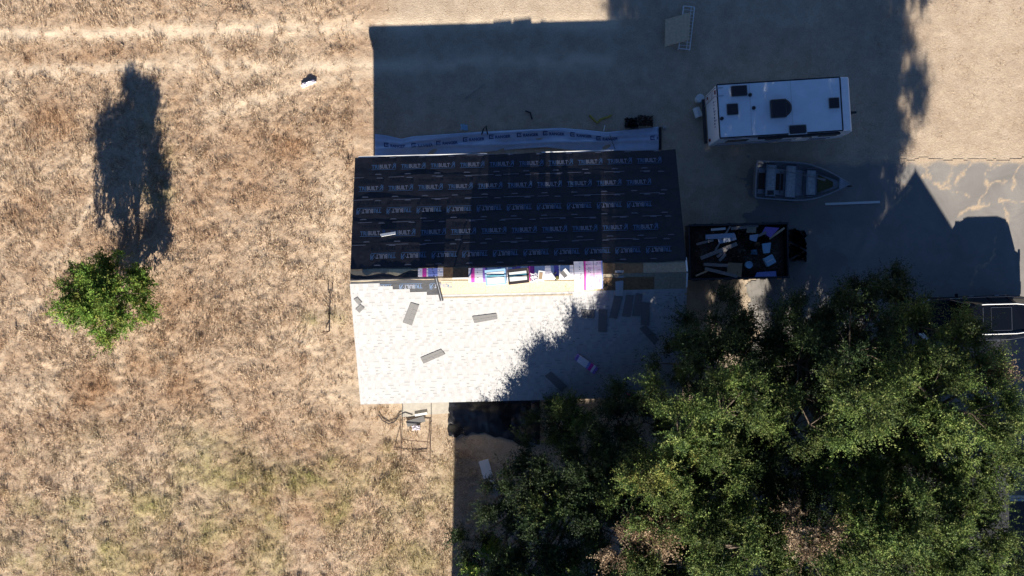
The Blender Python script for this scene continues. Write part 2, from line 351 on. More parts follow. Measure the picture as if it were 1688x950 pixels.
# ------------------------------------------------------------------ materials
M = dict(
 wood=mat('old_plywood', (.20, .115, .055), .8, var=.35, scale=9, bump=.2), deck=mat('new_sheathing', (.52, .43, .27), .8, var=.18, scale=14, bump=.15),
 greyboard=mat('weathered_sheathing', (.30, .25, .18), .85, var=.25, scale=11), wall=mat('wall_siding', (.52, .49, .43), .8, var=.08, scale=3),
 trim=mat('white_trim', (.72, .72, .70), .5), frame=mat('window_frame_white', (.75, .75, .73), .4), glass=mat('window_glass', (.004, .005, .007), .05, spec=.7),
 under=mat('underlayment', (.020, .021, .028), .45, var=.3, scale=5, bump=.3, bscale=6, spec=.3), print_blue=mat('blue_print', (.045, .10, .20), .5), print_pale=mat('pale_print', (.17, .19, .25), .5),
 drip=mat('drip_edge_metal', (.78, .78, .76), .35), grey=mat('shingle_back', (.155, .15, .148), .9, var=.12, scale=30, bump=.3, bscale=120),
 wrapw=mat('bundle_wrap_white', (.74, .70, .76), .35, var=.06, scale=9), wrapm=mat('bundle_wrap_blotched', (.74, .70, .78), .4, scale=3.2, col2=(.70, .34, .58)), wrapp=mat('bundle_wrap_magenta', (.62, .06, .36), .35, var=.25, scale=14), wrapv=mat('bundle_wrap_violet', (.28, .16, .50), .35, var=.2, scale=14),
 wrapb=mat('bundle_wrap_blue', (.22, .27, .62), .35, var=.2, scale=12), ink=mat('black_ink', (.02, .02, .025), .6), black=mat('black_plastic', (.012, .012, .015), .4, var=.3, scale=4, bump=.5, bscale=5),
 rubber=mat('rubber', (.015, .015, .016), .8), steel=mat('steel', (.45, .46, .48), .35, .9), dsteel=mat('dark_steel', (.05, .05, .055), .45, .6), rust=mat('rusty_steel', (.11, .065, .04), .8, var=.4, scale=12),
 white=mat('white_gelcoat', (.84, .86, .88), .28, var=.05, scale=2.5), offwhite=mat('white_plastic', (.70, .70, .68), .5), teal=mat('teal_print', (.10, .35, .42), .5), cyan=mat('light_blue_card', (.30, .50, .66), .6),
 card=mat('cardboard', (.36, .25, .15), .85, var=.15, scale=8), alu=mat('weathered_aluminium', (.34, .36, .39), .45, .55, var=.2, scale=7), alud=mat('dull_aluminium_floor', (.20, .20, .21), .6, .4, var=.3, scale=9),
 benchw=mat('worn_bench_paint', (.40, .42, .42), .7, var=.3, scale=10), wooddk=mat('dark_wood', (.085, .06, .045), .85, var=.3, scale=10), lumber=mat('grey_lumber', (.30, .27, .25), .85, var=.25, scale=12), pine=mat('pine_lumber', (.62, .46, .29), .8, var=.18, scale=10),
 carpaint=mat('black_car_paint', (.004, .005, .010), .25, spec=.22), concrete=mat('concrete', (.40, .37, .32), .9, var=.15, scale=5, bump=.2), membrane=mat('membrane_backing', (.40, .47, .60), .5, var=.08, scale=4),
 navy=mat('navy_ink', (.035, .05, .16), .6), olive=mat('olive_plastic', (.12, .11, .03), .6), rock=mat('grey_rubble', (.34, .33, .31), .9, var=.3, scale=14, bump=.5), bark=mat('bark', (.10, .075, .055), .95, var=.3, scale=15, bump=.8, bscale=25),
 darkroof=mat('dark_shingle', (.032, .032, .036), .9, var=.25, scale=25, bump=.3, bscale=90), barn=mat('barn_boards', (.20, .13, .09), .9, var=.2, scale=6), green=mat('dark_green_bag', (.02, .04, .03), .4), red=mat('tail_light', (.25, .01, .01), .2),
 vent=mat('brown_vent_plastic', (.035, .028, .03), .45), blue=mat('blue_card', (.16, .30, .60), .6), yellow=mat('yellow_webbing', (.35, .27, .04), .7))
M_shingle = mat_attr('light_grey_shingle', .92, .1, var=.07, scale=40)

# ------------------------------------------------------------------ the house
HX, HY, RIDGE, EAVE, HU, SL = .26, .46, 4.75, 2.83, 6.61, .379
HALF = (RIDGE - EAVE)/SL; TH = R(1.4); ct, st = math.cos(TH), math.sin(TH)
def loc_uv(x, y): dx, dy = x - HX, y - HY; return dx*ct + dy*st, -dx*st + dy*ct
def wld(u, v, z): return Vector((HX + u*ct - v*st, HY + u*st + v*ct, z))
def rz(v): return RIDGE - SL*abs(v)
def roofpx(px, py, off=0.0):
    z = 4.0
    for _ in range(8):
        p = at(px, py, z); u, v = loc_uv(p.x, p.y); z = rz(v) + off
    return u, v
def roofw(px, py, off=0.0):
    u, v = roofpx(px, py, off); return wld(u, v, rz(v) + off)

house = empty('house', (HX, HY, 0), TH, 'gabled house mid re-roofing, black underlayment north slope and pale shingled south slope', 'house')
WU, WV, WT = HU - .45, HALF - .55, .15
WZ = lambda v: rz(v) - .16
for s in (1, -1): MB().box((0, s*(WV - WT/2), (WZ(WV) - .02)/2), (2*WU, WT, WZ(WV) - .02)).build('long_wall', M['wall'], house)
for s in (1, -1):
    b_ = MB(); x0, x1 = s*(WU - WT), s*WU
    pr = [(-WV + WT, 0), (WV - WT, 0), (WV - WT, WZ(WV - WT) - .02), (0, WZ(0) - .02), (-WV + WT, WZ(WV - WT) - .02)]
    A = [(x0, y, z) for y, z in pr]; B = [(x1, y, z) for y, z in pr]; n = 5
    b_.add(A + B, [tuple(range(n)), tuple(range(2*n - 1, n - 1, -1))] + [(i, n + i, n + (i + 1) % n, (i + 1) % n) for i in range(n)])
    b_.build('gable_wall', M['wall'], house)
def opening(u, s, kind):
    wd, z0, z1 = (1.2, .95, 1.95) if kind == 'window' else (.92, .02, 2.03)
    y = s*(WV + .012); o = MB()
    for du in (-1, 1): o.box((u + du*wd/2, y, (z0 + z1)/2), (.07, .06, z1 - z0 + .07))
    for zz in (z0, z1): o.box((u, y, zz), (wd - .07, .055, .07))
    if kind == 'window':
        o.box((u, y, (z0 + z1)/2), (.05, .05, z1 - z0 - .07)); f = o.build('window', M['frame'], house)
        MB().box((u, s*(WV + .002), (z0 + z1)/2), (wd - .05, .02, z1 - z0 - .05)).build('pane', M['glass'], f)
        MB().box((u, s*(WV + .05), z0 - .06), (wd + .14, .12, .04)).build('sill', M['frame'], f)
    else:
        f = MB().box((u, s*(WV + .003), (z0 + z1)/2), (wd - .06, .03, z1 - z0 - .05)).build('door', M['offwhite'], house)
        o.build('door_frame', M['frame'], f); MB().lathe([(.03, 0), (.035, .03), (.02, .06)], (u + .35, s*(WV + .02), 1.0), 10, M=Matrix.Rotation(-s*math.pi/2, 3, 'X')).build('handle', M['steel'], f)
for u in (-4.4, -1.6, 4.2): opening(u, -1, 'window')
opening(1.6, -1, 'door')
for u in (-4, 0, 3.8): opening(u, 1, 'window')
# decks
for s, nm in ((1, 'north_roof_deck'), (-1, 'south_roof_deck')):
    b_ = MB(); P = [(-HU, 0, RIDGE - .006), (HU, 0, RIDGE - .006), (HU, s*HALF, EAVE - .006), (-HU, s*HALF, EAVE - .006)]
    if s > 0: P = [P[0], P[1], P[2], P[3]]
    else: P = [P[3], P[2], P[1], P[0]]
    d_ = b_.slab(P, .11).build(nm, M['greyboard'], house)
    if s < 0: sdeck = d_
    else: ndeck = d_
# sheathing panels left bare along the ridge
def panel(px0, px1, py0, py1, m, off=.012, side=None):
    q = [(px0, py1), (px1, py1), (px1, py0), (px0, py0)]
    pts = []
    for a, c in q:
        u, v = roofpx(a, c, off); v = max(v, .012) if side > 0 else min(v, -.012); pts.append((u, v, rz(v) + off))
    return MB().slab(pts, .011).build('sheathing_panel', m, ndeck if side > 0 else sdeck)
panel(731, 775, 441, 461, M['wood'], side=1); panel(996, 1031, 434, 457, M['wood'], side=1); panel(1031.5, 1060, 434, 456, M['wood'], side=1)
panel(1060.5, 1104, 433, 455, M['greyboard'], side=1); panel(1104.5, 1131, 432.5, 454, M['greyboard'], side=1); panel(597, 640, 443, 463, M['greyboard'], side=1); panel(640.5, 690, 444, 463, M['deck'], side=1)
for a, c, m in ((727, 800, 'deck'), (800.5, 873, 'deck'), (873.5, 946, 'deck')): panel(a, c, 463, 487, M[m], side=-1)
panel(996, 1030, 458, 481, M['wood'], side=-1); panel(1030.5, 1078, 457, 480, M['wood'], side=-1); panel(1078.5, 1105, 456, 479, M['greyboard'], side=-1); panel(1105.5, 1131, 455, 478, M['greyboard'], side=-1); panel(946.5, 995.5, 460, 486, M['deck'], side=-1)

def text_mesh(s, size, offset=0.0, res=2):
    cu = bpy.data.curves.new('t', 'FONT'); cu.body = s; cu.size = size; cu.resolution_u = res; cu.offset = offset; cu.align_x = 'LEFT'; cu.align_y = 'BOTTOM'
    ob = bpy.data.objects.new('t', cu); C.objects.link(ob); bpy.context.view_layer.update()
    me = bpy.data.meshes.new_from_object(ob.evaluated_get(bpy.context.evaluated_depsgraph_get()))
    V_ = [v.co.copy() for v in me.vertices]; F_ = [tuple(p.vertices) for p in me.polygons]
    bpy.data.objects.remove(ob); bpy.data.curves.remove(cu); bpy.data.meshes.remove(me); return V_, F_
def place_text(mb, s, size, x, y, wid=None, m=0, offset=0.0, shear=0.0):
    V_, F_ = text_mesh(s, size, offset); x0 = min(v.x for v in V_); x1 = max(v.x for v in V_); y0 = min(v.y for v in V_); k = (wid/(x1 - x0)) if wid else 1
    mb.add([(x + (v.x - x0)*k + shear*(v.y - y0), y + v.y - y0, 0) for v in V_], F_, m); return (x1 - x0)*k

# underlayment: five lapped strips, north slope, with the maker's print
def slopept(u, d, s, off): v = s*d; return (u, v, RIDGE - SL*d + off)     # d = horizontal distance from ridge
edges = []
for py in (443, 404, 367, 330, 293): edges.append(roofpx(600, py)[1])
edges.append(HALF + .02)
logo = MB()
place_text(logo, 'TRI', .25, 0, .05, .30, 0, .008); place_text(logo, 'BUILT', .25, .33, .05, .46, 1, .008, .0)
logo.add([(0, 0, 0), (.98, 0, 0), (.98, .022, 0), (0, .022, 0)], [(0, 1, 2, 3)], 0)
logo.add([(.80, .15, 0), (.84, .15, 0), (.84, .18, 0), (.80, .18, 0)], [(0, 1, 2, 3)], 0)
logo.add([(.83, .05, 0), (.88, .05, 0), (.96, .17, 0), (.96, .05, 0), (1.0, .05, 0), (1.0, .30, 0), (.93, .22, 0)], [(0, 1, 2, 6), (2, 3, 4, 5), (2, 5, 6)], 0)
logo.add([(.86, .20, 0), (.89, .19, 0), (.96, .30, 0), (.93, .31, 0)], [(0, 1, 2, 3)], 0)
logo_me = logo.mesh('printed_logo'); logo_me.materials.append(M['print_blue']); logo_me.materials.append(M['print_pale']); logo_me.polygons.foreach_set('material_index', logo.m)
dash = MB()
for x0, x1, y0, yd in ((.1, .36, .0, .016), (.12, .33, .03, .01)): dash.add([(x0, y0, 0), (x1, y0, 0), (x1, y0 + yd, 0), (x0, y0 + yd, 0)], [(0, 1, 2, 3)], 0)
dash_me = dash.mesh('printed_dash'); dash_me.materials.append(M['print_pale'])
SLA = math.atan(SL)
def stick_print(me, name, parent, u, d, s, off, flip, scale=1.0):
    o = bpy.data.objects.new(name, me); C.objects.link(o); o.parent = parent
    o.location = slopept(u, d, s, off); rx = -s*SLA
    o.rotation_euler = (Matrix.Rotation(rx, 3, 'X') @ Matrix.Rotation(math.pi if flip else 0, 3, 'Z')).to_euler(); o.scale = (scale,)*3
    return o
def strip(d0, d1, u0, u1, s, lift, seed):
    nu, nd = 90, 7; vv = []; fs = []
    for j in range(nd + 1):
        for i in range(nu + 1):
            u = u0 + (u1 - u0)*i/nu; f = j/nd; d = d0 + (d1 - d0)*f
            if j in (0, nd): d += .018*math.sin(u*2.1 + seed*3) + .01*math.sin(u*5.3 + seed)
            wr = .010*float(vnoise(np.array(u), np.array(d), 1.7, seed)) + .012*max(0, math.sin(u*1.3 + seed*2 + d*9))*(1 if f > .8 or f < .2 else .25)
            vv.append(slopept(u, d, s, (.006 + lift + wr + .006*f) if s > 0 else (.004 + .12*wr)))
    for j in range(nd):
        for i in range(nu):
            q = (j*(nu + 1) + i, j*(nu + 1) + i + 1, (j + 1)*(nu + 1) + i + 1, (j + 1)*(nu + 1) + i); fs.append(q if s > 0 else q[::-1])
    mb = MB().add(vv, [f[::-1] for f in fs] if s < 0 else fs)
    o = mb.build('underlayment_strip', M['under'], house, smooth=True)
    return o
starts = [585 + 30, 597, 590, 592, 612]; flips = [1, 0, 1, 0, 0]
for k in range(5):
    d0, d1 = edges[k], edges[k + 1]
    s_o = strip(d0, d1 + (.06 if k < 4 else .0), -HU, HU, 1, .004*(4 - k) + .002, k)
    for q in range(9):
        ua = -HU + .1 + q*1.46 + random.uniform(-.2, .2); ub = min(HU - .05, ua + random.uniform(.4, 1.3))
        dd = d1 - .012 - .02*random.random(); zo = .004*(4 - k) + .044
        if ub > ua + .1: MB().add([slopept(ua, dd, 1, zo), slopept(ub, dd + .01, 1, zo), slopept(ub, dd + .024, 1, zo), slopept(ua, dd + .016, 1, zo)], [(0, 1, 2, 3)]).build('lap_line', M['print_pale'], s_o)
    u = roofpx(starts[k], 300)[0]; dm = (d0 + d1)/2; mid_h = .13
    while u - 1.21 > -HU: u -= 1.21
    while u < HU - .2:
        if u > -HU + .02 and u + 1.0 < HU:
            if flips[k]: stick_print(logo_me, 'printed_logo', s_o, u + 1.0, dm + mid_h, 1, .004*(4 - k) + .046, True)
            else: stick_print(logo_me, 'printed_logo', s_o, u, dm - mid_h, 1, .004*(4 - k) + .046, False)
        if u > -HU - .05 and u + .45 < HU:
            stick_print(dash_me, 'printed_dash', s_o, u + .05, d0 + .10, 1, .004*(4 - k) + .046, False); stick_print(dash_me, 'printed_dash', s_o, u + .62 if u + 1.1 < HU else u, d1 - .06, 1, .004*(4 - k) + .046, False)
        u += 1.21
# piece of underlayment still showing south of the ridge, upper left
ul0, ul1 = -HU + .01, roofpx(723, 478)[0]
s_o = strip(.06, .75, ul0, ul1, -1, .004, 9)
for px in (606, 656, 706):
    u = roofpx(px, 470)[0]; o = stick_print(logo_me, 'printed_logo', s_o, u + .95, .16 + .02, -1, .016, True, .9)
# black flap of underlayment crumpled over the ridge, left end
b_ = MB(); nu, nd = 40, 8; vv = []
for j in range(nd + 1):
    for i in range(nu + 1):
        u = -HU + .02 + (roofpx(718, 460)[0] + HU)*i/nu; f = j/nd
        v = .24 - .26*f + (.30*(float(fbm(np.array(i*.1), np.array(.5), 1.6, 3, 12)) - .5))*(1 - f)
        vv.append((u, v, rz(v) + .03 + .09*float(fbm(np.array(i*.1), np.array(f*.8), 3.0, 3, 13))*math.sin(math.pi*(.15 + .7*f))))
b_.add(vv, [(j*(nu + 1) + i, (j + 1)*(nu + 1) + i, (j + 1)*(nu + 1) + i + 1, j*(nu + 1) + i + 1) for j in range(nd) for i in range(nu)])
b_.build('underlayment_flap', M['under'], house, smooth=True)

u0, u1 = roofpx(727, 487)[0], roofpx(944, 484)[0]
b_ = MB().slab([slopept(u0, .80, -1, .034), slopept(u1, .80, -1, .034), slopept(u1, .745, -1, .034), slopept(u0, .745, -1, .034)], .012); b_.build('ridge_batten', M['greyboard'], house)
# drip edges
def bar_px(a, c, z, wd, h, name, m, parent, ext=0):
    pass
for px0, px1 in ((591, 803), (893, 1012)):
    u0, u1 = roofpx(px0, 258)[0], roofpx(px1, 252)[0]
    MB().box(((u0 + u1)/2, HALF + .035, EAVE - .03), (u1 - u0, .06, .07)).build('drip_edge', M['drip'], house)
b_ = MB(); d0, d1 = 0.05, .62
for s, q0, q1 in ((1, .03, .58), (-1, .03, .60)):
    b_.slab([slopept(*p) for p in (((HU - .03, q0, s, .03), (HU + .03, q0, s, .03), (HU + .03, q1, s, .03), (HU - .03, q1, s, .03)) if s < 0 else ((HU - .03, q1, s, .03), (HU + .03, q1, s, .03), (HU + .03, q0, s, .03), (HU - .03, q0, s, .03)))][::1], .06)
b_.build('rake_trim', M['drip'], house)

# shingles of the south slope: every strip built, laid in lapped courses
EXP = .1355
def shingle_var(seed, L=1.0):
    rr = random.Random(seed); V_, F_, C_ = [], [], []
    sl_ = .038
    def bx(x0, x1, y0, y1, z0, z1, c):
        i = len(V_); V_.extend([(x0, y0, z0), (x1, y0, z0), (x1, y1, z0 - sl_*(y1 - y0)), (x0, y1, z0 - sl_*(y1 - y0)), (x0, y0, z1), (x1, y0, z1), (x1, y1, z1 - sl_*(y1 - y0)), (x0, y1, z1 - sl_*(y1 - y0))])
        C_.extend([c]*8); F_.extend([tuple(i + k for k in f) for f in ((4, 5, 6, 7), (0, 1, 5, 4), (1, 2, 6, 5), (2, 3, 7, 6), (3, 0, 4, 7))])
    g = rr.uniform(.34, .37); bx(.001, L - .001, -EXP, .02, .006, .0095, (g, g*.99, g*.985))
    x = rr.uniform(0, .08)
    while x < L - .06:
        x1 = min(L - .001, x + rr.choice((.12, .16, .20, .28))); q = rr.uniform(.355, .40); bx(x + .001, x1, -EXP, .018, .0096, .0118, (q, q*.99, q*.985))
        x2 = min(L - .001, x1 + rr.choice((.08, .12, .17, .24)))
        if x2 - x1 > .03 and rr.random() < .75: q = rr.uniform(.24, .30); bx(x1 + .002, x2 - .002, -EXP, -EXP + rr.uniform(.028, .045), .0094, .0100, (q, q, q))
        x = x2
    return np_mesh('shingle', np.array(V_), np.array(F_), np.array(C_), [M_shingle])
SV = [shingle_var(50 + i) for i in range(9)]
def top_course(u):        # stair-stepped start of the laid courses, upper left; straight line further right
    lim = [(-HU, 471), (roofpx(620, 474)[0], 476.5), (roofpx(633, 478)[0], 482), (roofpx(643, 484)[0], 487), (roofpx(691, 489)[0], 491)]
    py = 471
    for a, q in lim:
        if u >= a - .02: py = q
    return -roofpx(620, py + (0 if u < 0 else 0))[1]
allS = []
ncourse = int((HALF + .03)/(EXP*math.cos(SLA)))
for c_ in range(ncourse + 1):
    d = HALF + .03 - c_*EXP*math.cos(SLA)       # lower (butt) edge distance from the ridge
    u = -HU - .02 - random.choice((0, .17, .33, .5, .66, .83))
    while u < HU + .02:
        a, e = max(u, -HU - .02), min(u + 1.0, HU + .02)
        dt = d - EXP*math.cos(SLA)
        if e - a > .12 and dt > top_course((a + .12)) - .11: allS.append((a, e, d, c_))
        u += 1.0
vis = sorted(range(len(allS)), key=lambda i: (0 if (allS[i][1] - allS[i][0]) > .95 else 1, allS[i][0] + .35*allS[i][2]))
single = set(vis[:300]); restV, restF, restC = [], [], []; off_i = 0
rotS = Matrix.Rotation(SLA, 3, 'X')
cache = {}
for i, (a, e, d, c_) in enumerate(allS):
    me = SV[(i*7 + c_*3) % len(SV)]; lw = e - a; p = Vector(slopept(a, d, -1, .014))
    # mesh has its butt edge at y=-EXP: move so that butt sits at d
    o_loc = p + rotS @ Vector((0, EXP, 0))
    if i in single:
        o = bpy.data.objects.new('shingle', me); C.objects.link(o); o.parent = sdeck; o.location = o_loc; o.rotation_euler = rotS.to_euler(); o.scale = (lw, 1, 1)
    else:
        if me.name not in cache:
            co = np.empty(len(me.vertices)*3); me.vertices.foreach_get('co', co); fc = np.array([tuple(q.vertices) for q in me.polygons]); cc = np.empty(len(me.vertices)*4); me.color_attributes['Col'].data.foreach_get('color', cc)
            cache[me.name] = (co.reshape(-1, 3), fc, cc.reshape(-1, 4)[:, :3])
        co, fc, cc = cache[me.name]; q = (co*np.array((lw, 1, 1))) @ np.array(rotS).T + np.array(o_loc)
        restV.append(q); restF.append(fc + off_i); restC.append(cc); off_i += len(q)
if restV:
    o = link('shingle_field', np_mesh('shingle_field', np.concatenate(restV), np.concatenate(restF), np.concatenate(restC), [M_shingle]), sdeck); o['kind'] = 'stuff'

# ------------------------------------------------------------------ loose things on the roof
def roof_strip(corners, name, m, label, cat, group=None, off=.045, th=.008, tabs=True):
    pts = [roofw(a, c, off) for a, c in corners]
    ctr = sum(pts, Vector())/4; nz = Vector((pts[1] - pts[0])).cross(pts[3] - pts[0])
    if nz.z < 0: pts = pts[::-1]; nz = -nz
    nz.normalize(); o = MB(); L = [p - ctr for p in pts]
    lo = [p - nz*th for p in L]
    o.add(L + lo, [(0, 1, 2, 3), (7, 6, 5, 4), (0, 4, 5, 1), (1, 5, 6, 2), (2, 6, 7, 3), (3, 7, 4, 0)])
    if tabs:      # laminated lower half
        a_, b2, c2, d2 = L
        if (b2 - a_).length < (c2 - b2).length: a_, b2, c2, d2 = b2, c2, d2, a_
        x = .02
        while x < .95:
            wdt = random.uniform(.12, .24); f0, f1 = x, min(.985, x + wdt)
            q = [a_.lerp(b2, f0), a_.lerp(b2, f1), d2.lerp(c2, f1).lerp(a_.lerp(b2, f1), .48), d2.lerp(c2, f0).lerp(a_.lerp(b2, f0), .48)]
            q = [p + nz*.005 for p in q]; o.add(q + [p - nz*.0045 for p in q], [(0, 1, 2, 3), (0, 4, 5, 1), (1, 5, 6, 2), (2, 6, 7, 3), (3, 7, 4, 0)]); x = f1 + random.uniform(.03, .08)
    ob = o.build(name, m, loc=ctr); return tag(ob, label, cat, group)
G = 'loose shingles lying on the south roof slope'
for cs, lab in (
 ([(664, 532), (677, 499), (691, 503), (679, 537)], 'loose grey shingle lying steeply tilted on the sunlit left part of the roof'),
 ([(778, 522), (818, 517), (820, 526), (782, 533)], 'loose grey shingle lying nearly level on the sunlit middle of the roof'),
 ([(693, 590), (727, 576), (734, 584), (698, 600)], 'loose grey shingle lying tilted, lowest of those on the sunlit roof'),
 ([(583, 494), (589, 490), (597, 499), (591, 503)], 'small offcut of shingle at the upper left rake of the pale roof'),
 ([(586, 510), (594, 502), (601, 508), (592, 516)], 'square offcut of shingle at the left rake, below a smaller offcut'),
 ([(958, 511), (980, 512), (980, 525), (960, 524)], 'loose shingle lying level, half in sun at the tree shadow edge'),
 ([(987, 510), (1001, 511), (1000, 548), (986, 547)], 'loose shingle lying straight up the slope right of a level one'),
 ([(1013, 487), (1027, 489), (1017, 526), (1004, 524)], 'leaning loose shingle, leftmost of three side by side near the ridge'),
 ([(1032, 486), (1045, 487), (1039, 523), (1025, 522)], 'loose shingle between two others near the ridge in tree shade'),
 ([(1048, 484), (1059, 485), (1055, 522), (1042, 521)], 'loose shingle, rightmost of three side by side near the ridge'),
 ([(1057, 498), (1071, 499), (1070, 537), (1056, 536)], 'loose shingle pointing straight down beside the three under the ridge'),
 ([(1054, 542), (1064, 536), (1086, 560), (1079, 569)], 'loose shingle lying diagonally in shade near the big tree'),
 ([(898, 620), (908, 613), (935, 637), (925, 646)], 'dark loose shingle lying diagonally near the south eave in shade')):
    roof_strip(cs, 'loose_shingle', M['grey'], lab, 'shingle', G, off=.05)
for cs, lab in (([(954, 502), (992, 500), (992, 503), (954, 505)], None),):
    pass
roof_strip([(626, 386), (652, 382), (652, 386), (629, 390)], 'flashing_strip', M['drip'], 'short white metal flashing strip lying on the black underlayment', 'flashing', off=.075, th=.02, tabs=False)
roof_strip([(1014, 446), (1028, 446), (1027, 488), (1015, 488)], 'flashing_sheet', M['steel'], 'bent grey metal flashing hung over the ridge by bare sheathing', 'flashing', off=.07, th=.01, tabs=False)

def saddle(u0, u1, vn, vs_, base, th, bands, name, label, group, v_soft=.10):
    """shingle bundle bent over the ridge; bands = [(u fraction end, material index)]"""
    mats_ = [M['wrapw'], M['wrapp'], M['wrapv'], M['wrapb'], M['ink'], M['wrapm']]
    us = [0.0] + [q for q, _ in bands]; uu = [u0 + (u1 - u0)*q for q in us]; nv = 14; o = MB()
    vv = [vs_ + (vn - vs_)*j/nv for j in range(nv + 1)]
    def zz(v): return RIDGE - SL*math.sqrt(v*v + v_soft*v_soft) + SL*v_soft + base
    rnd = random.Random(int(u0*100) + int(base*1000))
    for i in range(len(uu) - 1):
        m = bands[i][1]; n0 = len(o.v)
        for v in vv:
            puff = .003*rnd.random(); z = zz(v)
            for u in (uu[i], uu[i + 1]): o.v.append(tuple(wld(u, v, z + th + puff)))
        for v in vv:
            for u in (uu[i], uu[i + 1]): o.v.append(tuple(wld(u, v, zz(v))))
        k = 2*(nv + 1)
        for j in range(nv):
            a = n0 + 2*j; o.f.append((a, a + 1, a + 3, a + 2)); o.m.append(m); o.f.append((a + k, a + k + 2, a + k + 3, a + k + 1)); o.m.append(m)
            if i == 0: o.f.append((a, a + 2, a + k + 2, a + k)); o.m.append(m)
            if i == len(uu) - 2: o.f.append((a + 1, a + k + 1, a + k + 3, a + 3)); o.m.append(m)
        o.f.append((n0, n0 + k, n0 + k + 1, n0 + 1)); o.m.append(m); a = n0 + 2*nv; o.f.append((a, a + 1, a + k + 1, a + k)); o.m.append(m)
    # printed marks near the ridge
    for k_ in range(7):
        u = rnd.uniform(u0 + .05, u1 - .12); v = rnd.uniform(vs_*.85, vn*.9); du, dv = rnd.choice(((.05, .02), (.03, .03), (.09, .012)))
        o.face([wld(u, v, zz(v) + th + .016), wld(u + du, v, zz(v) + th + .016), wld(u + du, v + dv, zz(v + dv) + th + .016), wld(u, v + dv, zz(v + dv) + th + .016)], 4)
    ob = o.build(name, mats_); return tag(ob, label, 'shingle bundle', group)
U = lambda px: roofpx(px, 458)[0]
GB = 'wrapped shingle bundles stacked along the ridge'
B1 = [(.05, 0), (.13, 1), (.30, 0), (.40, 2), (.62, 0), (.70, 3), (.93, 0), (1, 2)]; B2 = [(.08, 2), (.2, 0), (.32, 1), (.66, 0), (.74, 2), (1, 0)]
for k, w_ in enumerate(('lower', 'upper')):
    saddle(U(773), U(850), .36, -.20, .06 + .105*k, .10, B1 if k == 1 else B2, 'shingle_bundle', f'{w_} white and violet shingle bundle of the stack under the two cartons', GB)
    saddle(U(851), U(945), .38, -.17, .06 + .105*k, .10, B2 if k == 1 else B1, 'shingle_bundle', f'{w_} shingle bundle of the ridge stack with torn wrapping and tools', GB)
B3 = [(.12, 0), (.3, 1), (.55, 0), (.85, 3), (1, 0)]
saddle(U(690), U(731), .40, .08, .06, .13, [(.06, 0), (.17, 0), (.34, 1), (.40, 0), (.78, 3), (1, 0)], 'shingle_bundle', 'single white, pink and blue shingle bundle beside the bare brown plywood', GB)
for k, (a, c) in enumerate(((946, 962), (962.5, 978), (978.5, 993))):
    for j in range(2):
        saddle(U(a), U(c) - .01, .52, -.66 + .05*k, .05 + .125*j, .12, [(.5, 0), (1, 0)] if k < 1 else ([(.18, 1), (1, 5)] if k == 1 else [(.85, 5), (1, 3)]), 'shingle_bundle',
               ('upper ' if j else 'lower ') + ('left', 'middle', 'right')[k] + ' bundle of the bright white and pink pile at the ridge', GB)
# blue wrapper flaps of the big pile: part of the wrapping hanging off the south end
def carton(px0, px1, py0, py1, z0, h, mats_, label, tilt, stripes):
    c0 = at((px0 + px1)/2, (py0 + py1)/2, z0); wd = (px1 - px0)*(CAM_H - z0)/FPX; ln = (py1 - py0)*(CAM_H - z0)/FPX
    r = empty('carton', c0, TH + R(tilt), label, 'carton'); MB().box((0, 0, h/2), (wd, ln, h)).build('box_body', mats_[0], r, bevel=.008)
    for (a, e, m) in stripes: MB().box((0, ln*(a + e)/2, h + .004), (wd*.84, ln*abs(e - a), .008)).build('printed_panel', m, r)
    MB().box((wd/2 + .006, 0, h/2), (.012, ln*.9, h*.9)).build('side_flap', mats_[1], r)
    return r
zb = RIDGE + .06 + .205 + .006
carton(800, 834, 444, 470, zb, .10, (M['cyan'], M['blue']), 'pale blue and white carton on the ridge, left of the dark-edged carton', 4, ((-.42, -.02, M['offwhite']), (.06, .14, M['teal']), (.16, .32, M['offwhite'])))
carton(837, 871, 443, 468, zb, .12, (M['vent'], M['card']), 'dark-edged carton with white and teal top on the ridge', 5, ((-.30, -.02, M['offwhite']), (.02, .12, M['teal']), (.14, .30, M['offwhite'])))
# torn wrapping, nail box, nail gun, gloves
def crumple(name, px, py, z, rx, ry, m, label, cat, seed, h=.08, n=12):
    rr = random.Random(seed); c = at(px, py, z); o = MB(); vv = []
    for j in range(n + 1):
        for i in range(n + 1):
            a, d = i/n*2 - 1, j/n*2 - 1; e = 1 - .35*max(abs(a), abs(d))*rr.random()
            vv.append((a*rx*e, d*ry*e, .015 + h*rr.random()*(1 - .5*(a*a + d*d)/2)))
    bot = [(x, y, 0.0) for x, y, _ in vv]; N = (n + 1)**2
    fs = [(j*(n + 1) + i, j*(n + 1) + i + 1, (j + 1)*(n + 1) + i + 1, (j + 1)*(n + 1) + i) for j in range(n) for i in range(n)]
    rim = [i for i in range(n)] + [(i)*(n + 1) + n for i in range(n)] + [n*(n + 1) + n - i for i in range(n)] + [(n - i)*(n + 1) for i in range(n)]
    o.add(vv + bot, fs + [tuple(N + q for q in f[::-1]) for f in fs] + [(rim[i], rim[i] + N, rim[(i + 1) % len(rim)] + N, rim[(i + 1) % len(rim)]) for i in range(len(rim))])
    return tag(o.build(name, m, loc=c), label, cat)
r = empty('nail_box', at(892, 455, zb), R(-8), 'small white nail box with brown label on the ridge stack', 'box')
MB().box((0, 0, .06), (.26, .40, .12)).build('box_body', M['offwhite'], r, bevel=.006); MB().box((-.02, 0, .124), (.13, .26, .006)).build('printed_label', M['card'], r)
r = empty('nail_gun', at(911, 455, zb), R(35), 'black and olive nail gun with white housing on the shingle bundles', 'nail gun')
